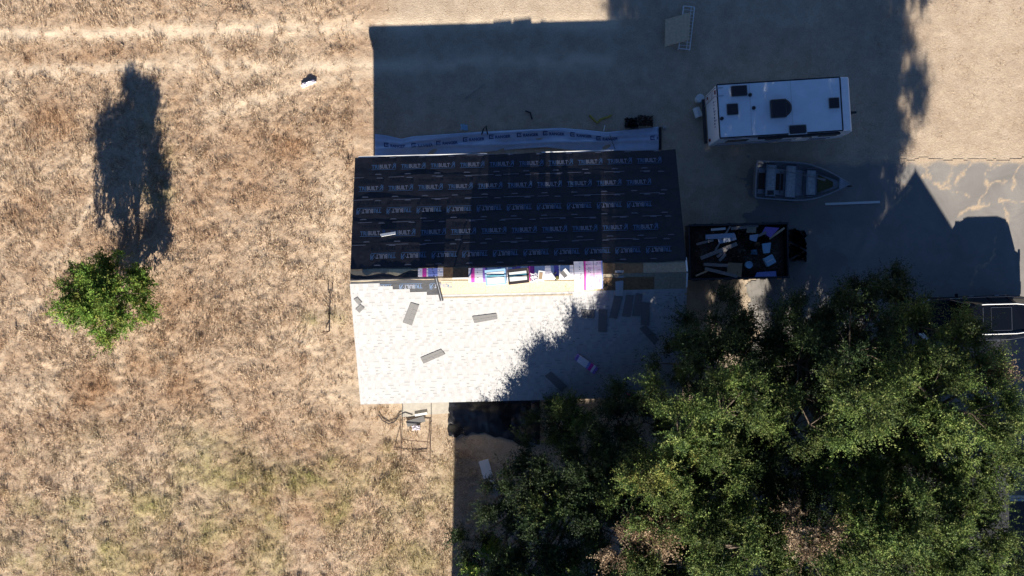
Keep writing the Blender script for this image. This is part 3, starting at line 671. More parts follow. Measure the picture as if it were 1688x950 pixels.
MB().box((0, 0, .09), (.10, .30, .11)).build('housing', M['offwhite'], r, bevel=.02); MB().tube([(0, .02, .10), (.20, .04, .07)], .028, 10).build('handle', M['ink'], r)
MB().lathe([(.075, 0), (.085, .02), (.085, .09), (.06, .11)], (.10, -.16, .0), 14).build('nail_magazine', M['olive'], r); MB().tube([(0, -.15, .07), (0, -.24, .05)], .025, 8).build('nose', M['dsteel'], r)
r = empty('shingle_sample', at(931, 451, zb), R(40), 'small grey square of folded ridge shingle beside the nail gun', 'shingle')
MB().box((0, 0, .02), (.26, .28, .04)).build('lower_tab', M['grey'], r); MB().box((.09, .0, .047), (.12, .28, .012)).build('upper_tab', M['offwhite'], r)
crumple('torn_wrapper', 880, 458, zb, .16, .20, M['wrapw'], 'torn white plastic wrapper beside the nail box on the ridge', 'wrapper', 3, .06)
# rope and bars
pts = [at(745, 457.5, zb + .02), at(790, 457, zb + .16), at(835, 456.5, zb + .15), at(886, 455, zb + .15)]
pts[0].z = RIDGE + .05
tag(MB().tube(pts, .011, 6).build('safety_rope', M['dsteel']), 'thin dark safety rope running along the ridge over the cartons', 'rope')
tag(MB().box((0, 0, 0), (.62, .05, .03), None).build('flashing_strip', M['drip'], loc=roofw(759, 459, .04)), 'thin white metal strip across the bare brown plywood', 'flashing').rotation_euler = (0, 0, TH)
r = empty('roof_jack', roofw(721, 478, .04), 0, 'dark steel bar with pale edge leaning down from the ridge', 'bar')
for dx, m, nm in ((0, 'dsteel', 'bar'), (.055, 'steel', 'bright_edge'), (.10, 'dsteel', 'bar')):
    a = roofw(715, 453, .10) - r.location; c = roofw(726, 496, .06) - r.location
    MB().tube([a + Vector((dx, 0, 0)), c + Vector((dx, 0, 0))], .024 if m == 'dsteel' else .018, 6).build(nm, M[m], r)
# bundles further down the roof
def flat_bundle(cs, th, label, bands):
    pts = [roofw(a, c, .05) for a, c in cs]; o = MB()
    if (pts[1] - pts[0]).cross(pts[3] - pts[0]).z < 0: pts = [pts[1], pts[0], pts[3], pts[2]]
    nz = (pts[1] - pts[0]).cross(pts[3] - pts[0]).normalized(); ctr = sum(pts, Vector())/4; P = [p - ctr for p in pts]; f0 = 0
    for f1, m in bands:
        q = [P[0].lerp(P[1], f0), P[0].lerp(P[1], f1), P[3].lerp(P[2], f1), P[3].lerp(P[2], f0)]; top = [p + nz*th for p in q]
        o.add(top + q, [(0, 1, 2, 3), (7, 6, 5, 4), (0, 4, 5, 1), (1, 5, 6, 2), (2, 6, 7, 3), (3, 7, 4, 0)], m); f0 = f1
    return tag(o.build('shingle_bundle', [M['wrapw'], M['wrapp'], M['wrapv'], M['wrapb'], M['ink']], loc=ctr), label, 'shingle bundle')
flat_bundle([(952, 583), (986, 606), (979, 616), (947, 592)], .09, 'violet and pink wrapped shingle bundle lying diagonally mid roof in shade', [(.12, 2), (.22, 0), (.36, 1), (.45, 3), (.9, 0), (1, 2)])
flat_bundle([(1032, 648), (1072, 645), (1073, 657), (1033, 660)], .10, 'purple wrapped shingle bundle at the south eave beside the tree', [(.25, 3), (.45, 0), (.6, 2), (.8, 2), (1, 1)])
crumple('bundle_wrapper', 926, 668, .25, .30, .24, M['wrapv'], 'crumpled purple bundle wrapper on the ground below the south eave', 'wrapper', 5, .22)

# ------------------------------------------------------------------ ground things round the house
# membrane strip along the north wall
TOP = [(620, 221), (640, 224), (662, 229), (680, 225), (730, 221.5), (800, 217), (860, 214), (925, 211), (962, 214), (1000, 218), (1040, 214), (1085, 209)]
BOT = [(615, 261), (640, 260), (662, 258), (690, 258), (740, 256), (800, 251), (850, 246), (900, 243), (950, 249), (1000, 250), (1040, 249), (1087, 248)]
def lerp_line(L, px): 
    for (a, b_), (c, d) in zip(L[:-1], L[1:]):
        if a <= px <= c: return b_ + (d - b_)*(px - a)/(c - a)
    return L[0][1] if px < L[0][0] else L[-1][1]
def mem_z(px, f):
    return .05 + .035*math.sin(px*.045 + f*5) + .03*math.sin(px*.11 + 2*f) * (f > .45) + .07*math.exp(-((f - .62 + .12*math.sin(px*.02))/.07)**2) + .05*math.exp(-((f - .2 - .1*math.sin(px*.013))/.05)**2)
nx, ny = 150, 16; vv = []
for j in range(ny + 1):
    for i in range(nx + 1):
        px = 618 + (1086 - 618)*i/nx; f = j/ny; py = lerp_line(TOP, px)*(1 - f) + lerp_line(BOT, px)*f
        vv.append(at(px, py, mem_z(px, f)))
fs = [(j*(nx + 1) + i, (j + 1)*(nx + 1) + i, (j + 1)*(nx + 1) + i + 1, j*(nx + 1) + i + 1) for j in range(ny) for i in range(nx)]
ctr = at(850, 236, 0)
mem = empty('membrane_strip', ctr, 0, 'long pale printed membrane strip lying wrinkled on the ground along the north wall', 'membrane')
o = MB().add([v - ctr for v in vv], fs).build('sheet', M['membrane'], mem, smooth=True); sm = o.modifiers.new('thickness', 'SOLIDIFY'); sm.thickness = .004
tm = MB(); place_text(tm, 'RANGER', .20, .30, 0, .72, 0, .006)
tm.add([(0, 0, 0), (.05, 0, 0), (.05, .22, 0), (0, .22, 0)], [(0, 1, 2, 3)]); tm.add([(.05, .17, 0), (.2, .17, 0), (.24, .22, 0), (.05, .22, 0)], [(0, 1, 2, 3)]); tm.add([(.05, 0, 0), (.2, 0, 0), (.24, .05, 0), (.05, .05, 0)], [(0, 1, 2, 3)]); tm.add([(.10, .09, 0), (.2, .09, 0), (.2, .13, 0), (.10, .13, 0)], [(0, 1, 2, 3)])
for px, f in ((633, .52), (678, .55), (719, .5), (763, .42), (806, .38), (852, .38), (895, .36), (940, .36), (983, .45), (1072, .55)):
    t_ = MB()
    for (x, y, _) in tm.v:
        qx = px + x*36*.97; base_y = lerp_line(TOP, qx)*(1 - f) + lerp_line(BOT, qx)*f; qy = base_y - y*36*.9
        ff = (qy - lerp_line(TOP, qx))/(lerp_line(BOT, qx) - lerp_line(TOP, qx)); t_.v.append(tuple(at(qx, qy, mem_z(qx, ff) + .012) - ctr))
    if px > 1060: 
        keep = [k for k, fc in enumerate(tm.f) if all(t_.v[q][0] + ctr.x < at(1086, 0).x for q in fc)]; t_.f = [tm.f[k] for k in keep]
    else: t_.f = list(tm.f)
    t_.m = [0]*len(t_.f); t_.build('printed_word', M['navy'], mem)
tag(MB().box((0, 0, .05), (.10, 1.0, .10)).build('black_batten', M['rubber'], loc=at(1088, 229, 0)), 'short black batten at the right end of the membrane strip', 'batten')
crumple('paper_scrap', 765, 210, .01, .19, .15, M['cyan'], 'pale blue paper scrap above the membrane strip', 'scrap', 8, .05)
def thin(pts, r, m, name, label, cat, n=6, z=.03):
    P = [at(a, c, z) for a, c in pts]; c0 = P[0].copy(); c0.z = 0
    return tag(MB().tube([p - c0 for p in P], r, n).build(name, M[m], loc=c0), label, cat)
thin([(767, 162), (784, 150), (799, 139)], .02, 'lumber', 'thin_stick', 'thin pale stick lying on the shaded yard behind the house', 'stick')
thin([(866, 183), (874, 186), (877, 197)], .035, 'ink', 'bent_strap', 'bent black strap lying alone in the shaded yard', 'strap')
thin([(794, 222), (797, 213), (801, 208), (804, 222)], .03, 'ink', 'bent_bracket', 'black bent bracket lying at the edge of the membrane strip', 'bracket', z=.18)
thin([(972, 190), (979, 198), (985, 203), (990, 197), (1003, 193), (1008, 190)], .045, 'yellow', 'ratchet_strap', 'yellow and black ratchet strap lying beyond the membrane strip', 'strap')
crumple('black_bag', 1040, 203, .0, .33, .26, M['black'], 'crumpled black bag lying beyond the right end of the membrane', 'bag', 12, .28)
crumple('dry_weed_heap', 1064, 200, .0, .36, .26, M['wooddk'], 'heap of dark dry weeds beside the black bag', 'weeds', 14, .30)
thin([(995, 216), (997, 207)], .022, 'offwhite', 'white_peg', 'small white peg standing at the membrane top edge', 'peg', z=.15)
thin([(1005, 222), (1010, 236), (1014, 246)], .012, 'dsteel', 'dark_cord', 'thin dark cord lying across the membrane strip', 'cord', z=.16)
for px, py, r_, lab in ((1095, 211, .09, 'round white stone right of the black batten'), (1234, 188 + 70, .06, 'tiny pale stone between camper and boat')):
    tag(MB().lathe([(r_*.5, 0), (r_, r_*.3), (r_*.8, r_*.8), (r_*.2, r_)], at(px, py, -.01), 9).build('white_stone', M['rock']), lab, 'stone')
# wire frame and board
fr = empty('wire_frame', at(1132, 46, 0), 0, 'white wire cot frame lying under a plywood board', 'frame'); c0 = fr.location
cor = [at(a, c, .22) - c0 for a, c in ((1127, 10), (1145, 12), (1137, 82), (1119, 80))]
b_ = MB()
for i in range(4): b_.tube([cor[i], cor[(i + 1) % 4]], .022, 6)
b_.build('rim', M['offwhite'], fr)
for k in range(1, 12):
    f = k/12; MB().tube([cor[0].lerp(cor[3], f), cor[1].lerp(cor[2], f)], .010, 5).build('cross_wire', M['offwhite'], fr)
MB().tube([cor[0].lerp(cor[1], .7) , cor[3].lerp(cor[2], .7)], .014, 5).build('long_wire', M['offwhite'], fr)
for p in cor: MB().tube([p, Vector((p.x, p.y, 0.0))], .018, 6).build('leg', M['offwhite'], fr)
bd = [at(a, c, .30) for a, c in ((1096, 77), (1136, 66), (1138, 21), (1097, 32))]; c0 = sum(bd, Vector())/4; c0.z = 0
tag(MB().slab([p - c0 for p in bd], .05).build('plywood_board', M['pine'], loc=c0), 'tan plywood board resting across the white wire frame', 'board')
# field things
ww = crumple('white_wrapper', 509, 138, .02, .36, .10, M['wrapw'], 'crumpled white wrapper lying in the dry field', 'wrapper', 21, .16, 7); ww.rotation_euler = (0, 0, .4)
r = empty('pipe_stake', at(543, 546, 0), 0, 'rusty pipe stake with forked top standing in weeds left of the house', 'stake')
MB().tube([(0, 0, -.05), (.0, .0, .86)], .03, 8).build('post', M['rust'], r); MB().tube([(-.09, 0, 1.04), (-.085, 0, .86), (0, 0, .78), (.085, 0, .82), (.10, 0, 1.0)], .025, 8).build('fork', M['rust'], r); MB().tube([(0, 0, .25), (-.14, -.12, .17), (-.16, -.14, .12)], .022, 8).build('spout', M['rust'], r)
# concrete slab, tarp, frame by the south wall
sl = [at(a, c, .05) for a, c in ((662, 688), (664, 640), (745, 640), (747, 681), (705, 684))]; c0 = at(705, 670, 0)
sl = [sl[0], sl[4], sl[3], sl[2], sl[1]]
tag(MB().slab([p - c0 for p in sl], .12).build('concrete_slab', M['concrete'], loc=c0), 'pale concrete slab showing under the sunlit south eave', 'slab')
nx, ny = 60, 34; vv = []; bt = [(738, 722), (752, 722), (775, 713), (800, 714), (835, 726), (870, 735), (900, 730), (930, 722)]
for j in range(ny + 1):
    for i in range(nx + 1):
        px = 740 + 150*i/nx; f = j/ny; py = 640*(1 - f) + (lerp_line(bt, px) + 9*(float(vnoise(np.array(px/37.), np.array(.3), 4.0, 6)) - .5))*f
        if i < 4: px += (4 - i)*1.6*(float(vnoise(np.array(j*.2), np.array(.5), 1.5, 8)) - .5)
        z = .02 + .7*abs(float(fbm(np.array(px/37.), np.array(py/37.), .9, 2, 15)) - .5) + .05*float(vnoise(np.array(px/37.), np.array(py/37.), 5.0, 3))
        vv.append(at(px, py, z))
c0 = at(815, 690, 0)
o = MB().add([v - c0 for v in vv], [(j*(nx + 1) + i, (j + 1)*(nx + 1) + i, (j + 1)*(nx + 1) + i + 1, j*(nx + 1) + i + 1) for j in range(ny) for i in range(nx)]).build('black_tarp', M['black'], loc=c0)
tag(o, 'wrinkled black plastic tarp spread below the south eave', 'tarp'); o.modifiers.new('thickness', 'SOLIDIFY').thickness = .005
fr = empty('metal_frame', at(684, 720, 0), 0, 'thin rusty steel frame standing in dry grass south of the eave', 'frame'); c0 = fr.location
def P3(px, py, z): return at(px, py, z) - c0
for a, c in (((661, 752), (660, 690)), ((709, 757), (708, 688))): MB().tube([P3(*a, .03), P3((a[0] + c[0])/2, (a[1] + c[1])/2, .55), P3(*c, .62)], .018, 6).build('side_rail', M['rust'], fr)
MB().tube([P3(661, 725, .45), P3(708, 729, .45)], .018, 6).build('cross_bar', M['rust'], fr); MB().tube([P3(650, 741, .06), P3(680, 745, .05), P3(704, 745, .06)], .016, 6).build('foot_bar', M['rust'], fr)
for a, c in (((661, 725), (650, 741)), ((708, 729), (703, 745))): MB().tube([P3(*a, .45), P3(*c, .06)], .016, 6).build('brace', M['rust'], fr)
r = at(685, 695, .12); o = MB().box((0, 0, .03), (.82, .26, .06)).build('grey_board', M['grey'], loc=r); o.rotation_euler = (0, 0, R(17)); o.location.z = .05; tag(o, 'grey shingle scrap lying in the dry grass beside the slab', 'shingle')
o = MB().box((0, 0, .03), (.55, .10, .05)).build('white_batten', M['offwhite'], loc=at(694, 683, .06)); o.rotation_euler = (0, 0, R(10)); tag(o, 'short white batten lying at the concrete slab edge', 'batten')
crumple('white_scrap', 686, 705, .02, .20, .13, M['wrapw'], 'crumpled white scrap below the grey board in the grass', 'scrap', 30, .10)
thin([(624, 683), (630, 693), (641, 699), (651, 695), (658, 684), (668, 680), (680, 684)], .022, 'ink', 'garden_hose', 'black hose curling in the grass at the sunlit slab corner', 'hose', z=.05)
o = MB().box((0, 0, .03), (.44, .80, .05)).build('fibre_board', M['offwhite'], loc=at(801, 773, .02)); o.rotation_euler = (0, 0, R(16)); tag(o, 'pale blue-white panel lying on shaded grass by the low tree', 'panel')
crumple('white_bag', 812, 800, .02, .18, .30, M['offwhite'], 'crumpled white bag half hidden under the low tree', 'bag', 33, .16)
o = MB().box((0, 0, .06), (.86, .16, .08)).build('pale_plank', M['pine'], loc=at(866, 834, .05)); o.rotation_euler = (0, 0, R(9)); tag(o, 'pale wooden plank glimpsed through the low dark tree', 'plank')
o = MB().box((0, 0, .02), (2.42, .10, .04)).build('white_trim_board', M['offwhite'], loc=at(1405, 335, .01)); o.rotation_euler = (0, 0, R(2.2)); tag(o, 'long thin white trim board lying on asphalt below the boat', 'board')
crumple('rubble_heap', 1075, 674, .0, .42, .55, M['rock'], 'grey heap of torn roofing rubble under the tree at the eave', 'rubble', 41, .5, 16)
crumple('blue_bag', 1473, 482, .0, .22, .32, M['blue'], 'crumpled blue plastic bag on the asphalt in front of the car', 'bag', 44, .2)

# ------------------------------------------------------------------ travel trailer
TZ = 2.86; cA = at(1184, 184, TZ); cB = at(1410, 170, TZ); ta = math.atan2(cB.y - cA.y, cB.x - cA.x); TL = (cB - cA).length; TW = 2.22
tc0 = (cA + cB)/2; tc0.z = 0
tr_ = empty('travel_trailer', tc0, ta, 'white travel trailer with dark roof vents parked in tree shade', 'travel trailer')
h = TL/2; nose = .58
def prof(x):    # (z bottom, z top) side profile
    return
side = [(-h, .62), (-h, TZ - .02), (h - nose, TZ - .0), (h - nose*.35, TZ - .08), (h - .06, TZ - .42), (h + .02, 1.9), (h + .0, 1.0), (h - .35, .62)]
A = [(x, -TW/2, z) for x, z in side]; B = [(x, TW/2, z) for x, z in side]; n = len(side)
b_ = MB().add(A + B, [tuple(range(n))[::-1], tuple(range(n, 2*n))] + [(i, (i + 1) % n, n + (i + 1) % n, n + i) for i in range(n)])
b_.build('body', M['white'], tr_, bevel=.03)
MB().box((-nose/2 - .0, 0, TZ + .008), (TL - nose - .06, TW - .08, .016)).build('roof_membrane', M['white'], tr_)
for s in (1, -1): MB().box((-nose/2, s*(TW/2 - .005), TZ - .005), (TL - nose, .05, .035)).build('roof_edge_trim', M['dsteel'], tr_)
for x in (-h, h - nose): MB().box((x + (.0 if x < 0 else 0), 0, TZ + .008), (.045, TW - .06, .045)).build('roof_seam', M['dsteel'], tr_)
for x in (-1.5, .2): MB().box((x, 0, TZ + .0175), (.03, TW - .1, .004)).build('roof_lap_sealant', M['offwhite'], tr_)
b_ = MB()
for y in (.62, .95): b_.tube([(-h - .10, y, .8), (-h - .10, y, TZ + .08), (-h + .25, y, TZ + .06)], .016, 6)
for z_ in (1.0, 1.3, 1.6, 1.9, 2.2, 2.5): b_.tube([(-h - .10, .62, z_), (-h - .10, .95, z_)], .014, 6)
b_.build('rear_ladder', M['steel'], tr_)
def tloc(px, py, z): p = at(px, py, z) - tc0; c_, s_ = math.cos(-ta), math.sin(-ta); return Vector((p.x*c_ - p.y*s_, p.x*s_ + p.y*c_, z))
def tvent(x0, x1, y0, y1, hh, nm, bev=.03):
    z = TZ + .016; c = tloc((x0 + x1)/2, (y0 + y1)/2, z + hh); k = (CAM_H - z - hh)/FPX
    v = MB().box((c.x, c.y, z + hh/2), ((x1 - x0)*k, (y1 - y0)*k, hh)).build(nm, M['vent'], tr_, bevel=bev)
    if hh > .05: MB().box((c.x, c.y, z + .01), ((x1 - x0)*k + .07, (y1 - y0)*k + .07, .02)).build('flange', M['offwhite'], v)
    return v
tvent(1206, 1232, 141, 158, .12, 'roof_vent'); tvent(1199, 1217, 171, 189, .10, 'roof_vent'); tvent(1367.5, 1384, 161, 178, .10, 'roof_vent'); tvent(1302, 1330, 206, 220, .11, 'roof_vent', .05)
ac_ = tvent(1272, 1298, 163, 193, .26, 'air_conditioner', .05); z = TZ + .016; c = tloc(1298, 177, z + .26); 
MB().lathe([(.0, 0), (.37, 0), (.37, .22), (.30, .25), (.0, .25)], (c.x - .17, c.y, z), 24).build('shroud', M['vent'], ac_)
for px, py in ((1236, 157), (1242, 178.5), (1189.5, 196)):
    c = tloc(px, py, TZ); MB().lathe([(.075, 0), (.075, .07), (.05, .1), (.0, .1)], (c.x, c.y, TZ + .014), 14).build('pipe_cap', M['dsteel'], tr_)
# side windows, door, graphics facing the house; rear panel lettering
for x, wd, z0, z1 in ((-1.9, .9, 1.6, 2.2), (-.3, .7, 1.6, 2.2), (2.0, .8, 1.6, 2.2)):
    for s in (-1, 1): MB().box((x, s*(TW/2 + .006), (z0 + z1)/2), (wd, .03, z1 - z0)).build('window', M['glass'], tr_, bevel=.02)
dr = MB().box((1.05, -TW/2 - .008, 1.62), (.68, .03, 1.85)).build('door', M['white'], tr_, bevel=.01); MB().box((1.32, -TW/2 - .03, 1.55), (.08, .03, .14)).build('handle', M['dsteel'], dr); MB().box((1.05, -TW/2 - .026, 2.05), (.42, .01, .5)).build('pane', M['glass'], dr)
for z0, x0, x1 in ((2.55, -2.6, .4), (1.25, -2.6, .6), (1.1, 1.5, 2.3), (.85, -2.6, 2.2)): MB().box(((x0 + x1)/2, -TW/2 - .004, z0), (x1 - x0, .012, .10)).build('stripe', M['navy'], tr_)
b_ = MB(); rr_ = random.Random(3)      # worn, unreadable emblem strokes on the rear panel
for k_ in range(9):
    b_.box((-h - .004, .52 - k_*.13, 2.16 + rr_.uniform(-.05, .05)), (.008, rr_.uniform(.03, .09), rr_.uniform(.08, .20)))
    if k_ % 3 == 0: b_.box((-h - .004, .50 - k_*.13, 2.42), (.008, .05, .04))
b_.build('rear_emblem', M['navy'], tr_)
MB().box((-h - .02, .85, 2.55), (.04, .16, .10)).build('rear_lamp', M['red'], tr_); MB().box((-h - .02, -.9, 1.0), (.04, .12, .22)).build('rear_lamp', M['red'], tr_); MB().box((-h - .02, .9, 1.0), (.04, .12, .22)).build('rear_lamp', M['red'], tr_)
MB().box((-h - .10, 0, .55), (.12, TW - .3, .12)).build('rear_bumper', M['dsteel'], tr_)
awn = MB().tube([(-1.2, -TW/2 - .06, 2.62), (2.2, -TW/2 - .06, 2.62)], .055, 10).build('awning_roller', M['dsteel'], tr_)
for s in (1, -1):
    for x in (-.95, -.1):
        wlo = MB().lathe([(.10, -.11), (.33, -.11), (.345, -.08), (.345, .08), (.33, .11), (.10, .11)], (x, s*(TW/2 - .2), .34), 20, M=Matrix.Rotation(math.pi/2, 3, 'X')).build('wheel', M['rubber'], tr_, smooth=False)
        MB().lathe([(.0, -.12), (.19, -.12), (.19, .12), (.0, .12)], (x, s*(TW/2 - .2), .34), 14, M=Matrix.Rotation(math.pi/2, 3, 'X')).build('rim', M['steel'], wlo)
MB().box((0, 0, .56), (TL - .9, 1.6, .12)).build('chassis', M['dsteel'], tr_)
b_ = MB()
for s in (1, -1): b_.tube([(h - .4, s*.55, .52), (h + .75, 0, .48)], .045, 6)
b_.build('tongue', M['dsteel'], tr_); MB().tube([(h + .42, 0, .1), (h + .42, 0, .95)], .045, 10).build('tongue_jack', M['steel'], tr_); MB().box((h + .80, 0, .5), (.22, .10, .10)).build('coupler', M['dsteel'], tr_, bevel=.02)
gt = MB().lathe([(.0, 0), (.14, .0), (.155, .05), (.155, .40), (.08, .5), (.0, .5)], (h + .16, .0, .56), 14).build('gas_bottle', M['offwhite'], tr_)
tag(MB().lathe([(.0, 0), (.16, 0), (.18, .42), (.185, .45), (.0, .45)], at(1151, 165, 0), 18).build('white_bucket', M['offwhite']), 'white plastic bucket standing behind the trailer, farther from the house', 'bucket')
o = tag(MB().lathe([(.0, 0), (.15, 0), (.17, .40), (.175, .43), (.0, .43)], (0, 0, 0), 18).build('white_bucket', M['offwhite'], loc=at(1147, 178, .17)), 'white plastic bucket lying on its side behind the trailer', 'bucket'); o.rotation_euler = (R(90), 0, R(20)); o.location.z = .175
# ------------------------------------------------------------------ boat
bz = .78; bA = at(1246.5, 296, bz); bB = at(1398, 304, bz); ba = math.atan2(bB.y - bA.y, bB.x - bA.x); BL = (bB - bA).length; c0 = bA.copy(); c0.z = 0
bt_ = empty('rowing_boat', c0, ba, 'open aluminium rowing boat with three bench seats below the trailer', 'boat')
def hw(x):     # half width at gunwale
    f = x/BL; return .83*(1 if f < .42 else max(0.012, 1 - ((f - .42)/.58)**1.9))*(.97 + .03*min(1, f/.3))
ns = 26; outer = []; inner = []
prof_ = ((1.0, .0), (.96, -.10), (.88, -.30), (.72, -.46), (.40, -.50), (0, -.52))
def ring(x, ins):
    W2 = max(.004, hw(x) - ins); f = x/BL; lift = .16*max(0, (f - .6)/.4)**2; deep = 1 - .35*max(0, (f - .7)/.3)
    L = [(x, W2*a, bz + lift + .0 + q*deep + (ins*1.2 if q < -.2 else 0)) for a, q in prof_]; Rr = [(x, -y, zz) for _, y, zz in L[:-1]]
    return L + Rr[::-1]
vo = []; vi = []
for i in range(ns + 1):
    x = BL*(i/ns); vo += ring(x, 0); vi += ring(min(x, BL - .04) if i else .03, .035)
k = len(prof_)*2 - 1; N = len(vo); fs = []
for i in range(ns):
    for j in range(k - 1): a = i*k + j; fs.append((a, a + 1, a + 1 + k, a + k)); fs.append((N + a, N + a + k, N + a + k + 1, N + a + 1))
for i in range(ns): a = i*k; fs.append((a, a + k, N + a + k, N + a)); a = i*k + k - 1; fs.append((a, N + a, N + a + k, a + k))
fs.append(tuple(range(k))[::-1]); fs.append(tuple(N + j for j in range(k)))
for j in (0,): fs.append((0, N, N + k - 1, k - 1))
hull = MB().add(vo + vi, fs).build('hull', M['alu'], bt_, smooth=False)
b_ = MB()
for s in (1, -1): b_.tube([(BL*i/24, s*hw(BL*i/24), bz + .16*max(0, (i/24 - .6)/.4)**2 + .012) for i in range(25)], .028, 6)
b_.tube([(0, -hw(0), bz + .01), (0, hw(0), bz + .01)], .03, 6); b_.build('gunwale', M['alu'], bt_)
MB().slab([(BL - .42, -hw(BL - .42) + .01, bz + .12), (BL - .02, 0, bz + .17), (BL - .42, hw(BL - .42) - .01, bz + .12)], .02).build('bow_deck', M['alu'], bt_)
for i in range(9): 
    x = .18 + i*.33
    if x < BL*.78: MB().box((x, 0, bz - .435 + .05*max(0, (x/BL - .6)/.4)), (.045, min(1.0, hw(x)*1.25), .03)).build('rib', M['alud'], bt_)
for px0, px1 in ((1264, 1280), (1297, 1313), (1331, 1346)):
    x0, x1 = (at(px0, 300, bz) - c0).x, (at(px1, 300, bz) - c0).x; xm = (x0 + x1)/2; wd = hw(x1) - .06
    s_ = MB().box((xm, 0, bz - .14), (x1 - x0, 2*wd, .04)).build('bench', M['alu'], bt_); MB().box((xm, 0, bz - .112), ((x1 - x0)*.72, 2*wd - .22, .016)).build('seat_board', M['benchw'], s_)
    for s in (1, -1): MB().box((xm, s*(wd - .05), bz - .10), (x1 - x0, .05, .04)).build('seat_bracket', M['dsteel'], s_)
fl = MB(); fl.slab([(.06, -.5, bz - .45), (1.3, -.55, bz - .45), (1.3, .55, bz - .45), (.06, .5, bz - .45)], .01); fl.build('floor_board', M['wooddk'], bt_)
wl = MB().slab([(BL*.70, -.40, bz - .34), (BL*.86, -.1, bz - .28), (BL*.86, .1, bz - .28), (BL*.70, .40, bz - .34)], .02).build('bow_floor', M['olive'], bt_)
b_ = MB()
for s in (1, -1): b_.tube([(.3, s*.45, bz - .56), (BL + .1, 0, bz - .60)], .035, 6)
b_.tube([(BL + .1, 0, bz - .60), (BL + .35, 0, bz - .55)], .035, 6); b_.tube([(1.6, -.8, .25), (1.6, .8, .25)], .04, 6)
bt2 = empty('boat_trailer', c0, ba, 'low dark boat trailer under the aluminium rowing boat', 'trailer'); b_.build('frame', M['dsteel'], bt2)
for s in (1, -1): MB().lathe([(.0, -.08), (.24, -.08), (.25, .08), (.0, .08)], (1.6, s*.72, .25), 18, M=Matrix.Rotation(math.pi/2, 3, 'X')).build('wheel', M['rubber'], bt2)
b_ = MB()
for x in (.45, 2.6): b_.tube([(x, -.35, bz - .56), (x, .35, bz - .56)], .03, 6)
b_.build('cross_member', M['dsteel'], bt2); MB().tube([(BL + .3, 0, .0), (BL + .3, 0, .3)], .025, 8).build('jack_stand', M['dsteel'], bt2)
oar = empty('oar', at(1266, 275.5, .72), 0, 'long pale oar lying diagonally across the boat benches', 'oar'); q = oar.location
MB().tube([at(1266, 275.5, .72) - q, at(1348, 294, .74) - q], .017, 8).build('shaft', M['lumber'], oar); 
a, c = at(1346, 293.6, .74) - q, at(1361, 297, .75) - q; d = (c - a).normalized(); p_ = Vector((-d.y, d.x, 0))*.06
MB().slab([a - p_*.4, c - p_, c + p_, a + p_*.4], .015).build('blade', M['lumber'], oar)
r = empty('outboard_bracket', at(1269.5, 312, bz - .1), R(4), 'small white bracket sitting on the rear boat bench', 'bracket'); b_ = MB(); b_.box((0, .09, .03), (.30, .03, .05)); b_.box((0, 0, .03), (.30, .03, .05)); b_.build('bars', M['offwhite'], r); MB().box((0, -.16, .04), (.26, .18, .07)).build('block', M['dsteel'], r)

# ------------------------------------------------------------------ dump trailer and its debris
DZ = 1.35; d0, d1 = at(1136, 416, DZ), at(1300, 413, DZ); da = R(1.3); DL = (d1 - d0).length; DW = 2.35; c0 = (d0 + d1)/2; c0.z = 0
dt = empty('dump_trailer', c0, da, 'dark steel dump trailer full of roofing debris beside the house', 'dump trailer')
MB().box((0, 0, .60), (DL, DW, .08)).build('floor', M['dsteel'], dt)
for s in (1, -1):
    sd_ = MB().box((0, s*(DW/2 - .025), .64 + .355), (DL, .05, .71)).build('side_panel', M['dsteel'], dt)
    MB().box((0, s*(DW/2 - .02), DZ + .025), (DL, .09, .05)).build('top_rail', M['dsteel'], sd_)
    for k in range(6): MB().box((-DL/2 + .3 + k*(DL - .6)/5, s*(DW/2 + .03), .98), (.07, .055, .68)).build('stake', M['dsteel'], sd_)
for s in (1, -1):
    e_ = MB().box((s*(DL/2 - .026), 0, .64 + .355), (.05, DW - .11, .70)).build('end_panel', M['dsteel'], dt)
    for k in (-1, 0, 1): MB().box((s*(DL/2 + .02), k*.7, .98), (.045, .06, .68)).build('stake', M['dsteel'], e_)
b_ = MB()
for s in (1, -1): b_.tube([(DL/2 - .1, s*.6, .5), (DL/2 + 1.0, 0, .45)], .05, 6)
b_.build('tongue', M['dsteel'], dt)
for s in (1, -1):
    b_ = MB().box((0, s*(DW/2 - .35), .46), (DL - .2, .1, .2)); b_.build('frame_rail', M['dsteel'], dt)
    for x in (-.5, .35):
        wh = MB().lathe([(.0, -.1), (.34, -.1), (.36, -.06), (.36, .06), (.34, .1), (.0, .1)], (x, s*(DW/2 - .18), .36), 18, M=Matrix.Rotation(math.pi/2, 3, 'X')).build('wheel', M['rubber'], dt); MB().lathe([(.0, -.11), (.2, -.11), (.2, .11), (.0, .11)], (x, s*(DW/2 - .18), .36), 12, M=Matrix.Rotation(math.pi/2, 3, 'X')).build('rim', M['steel'], wh)
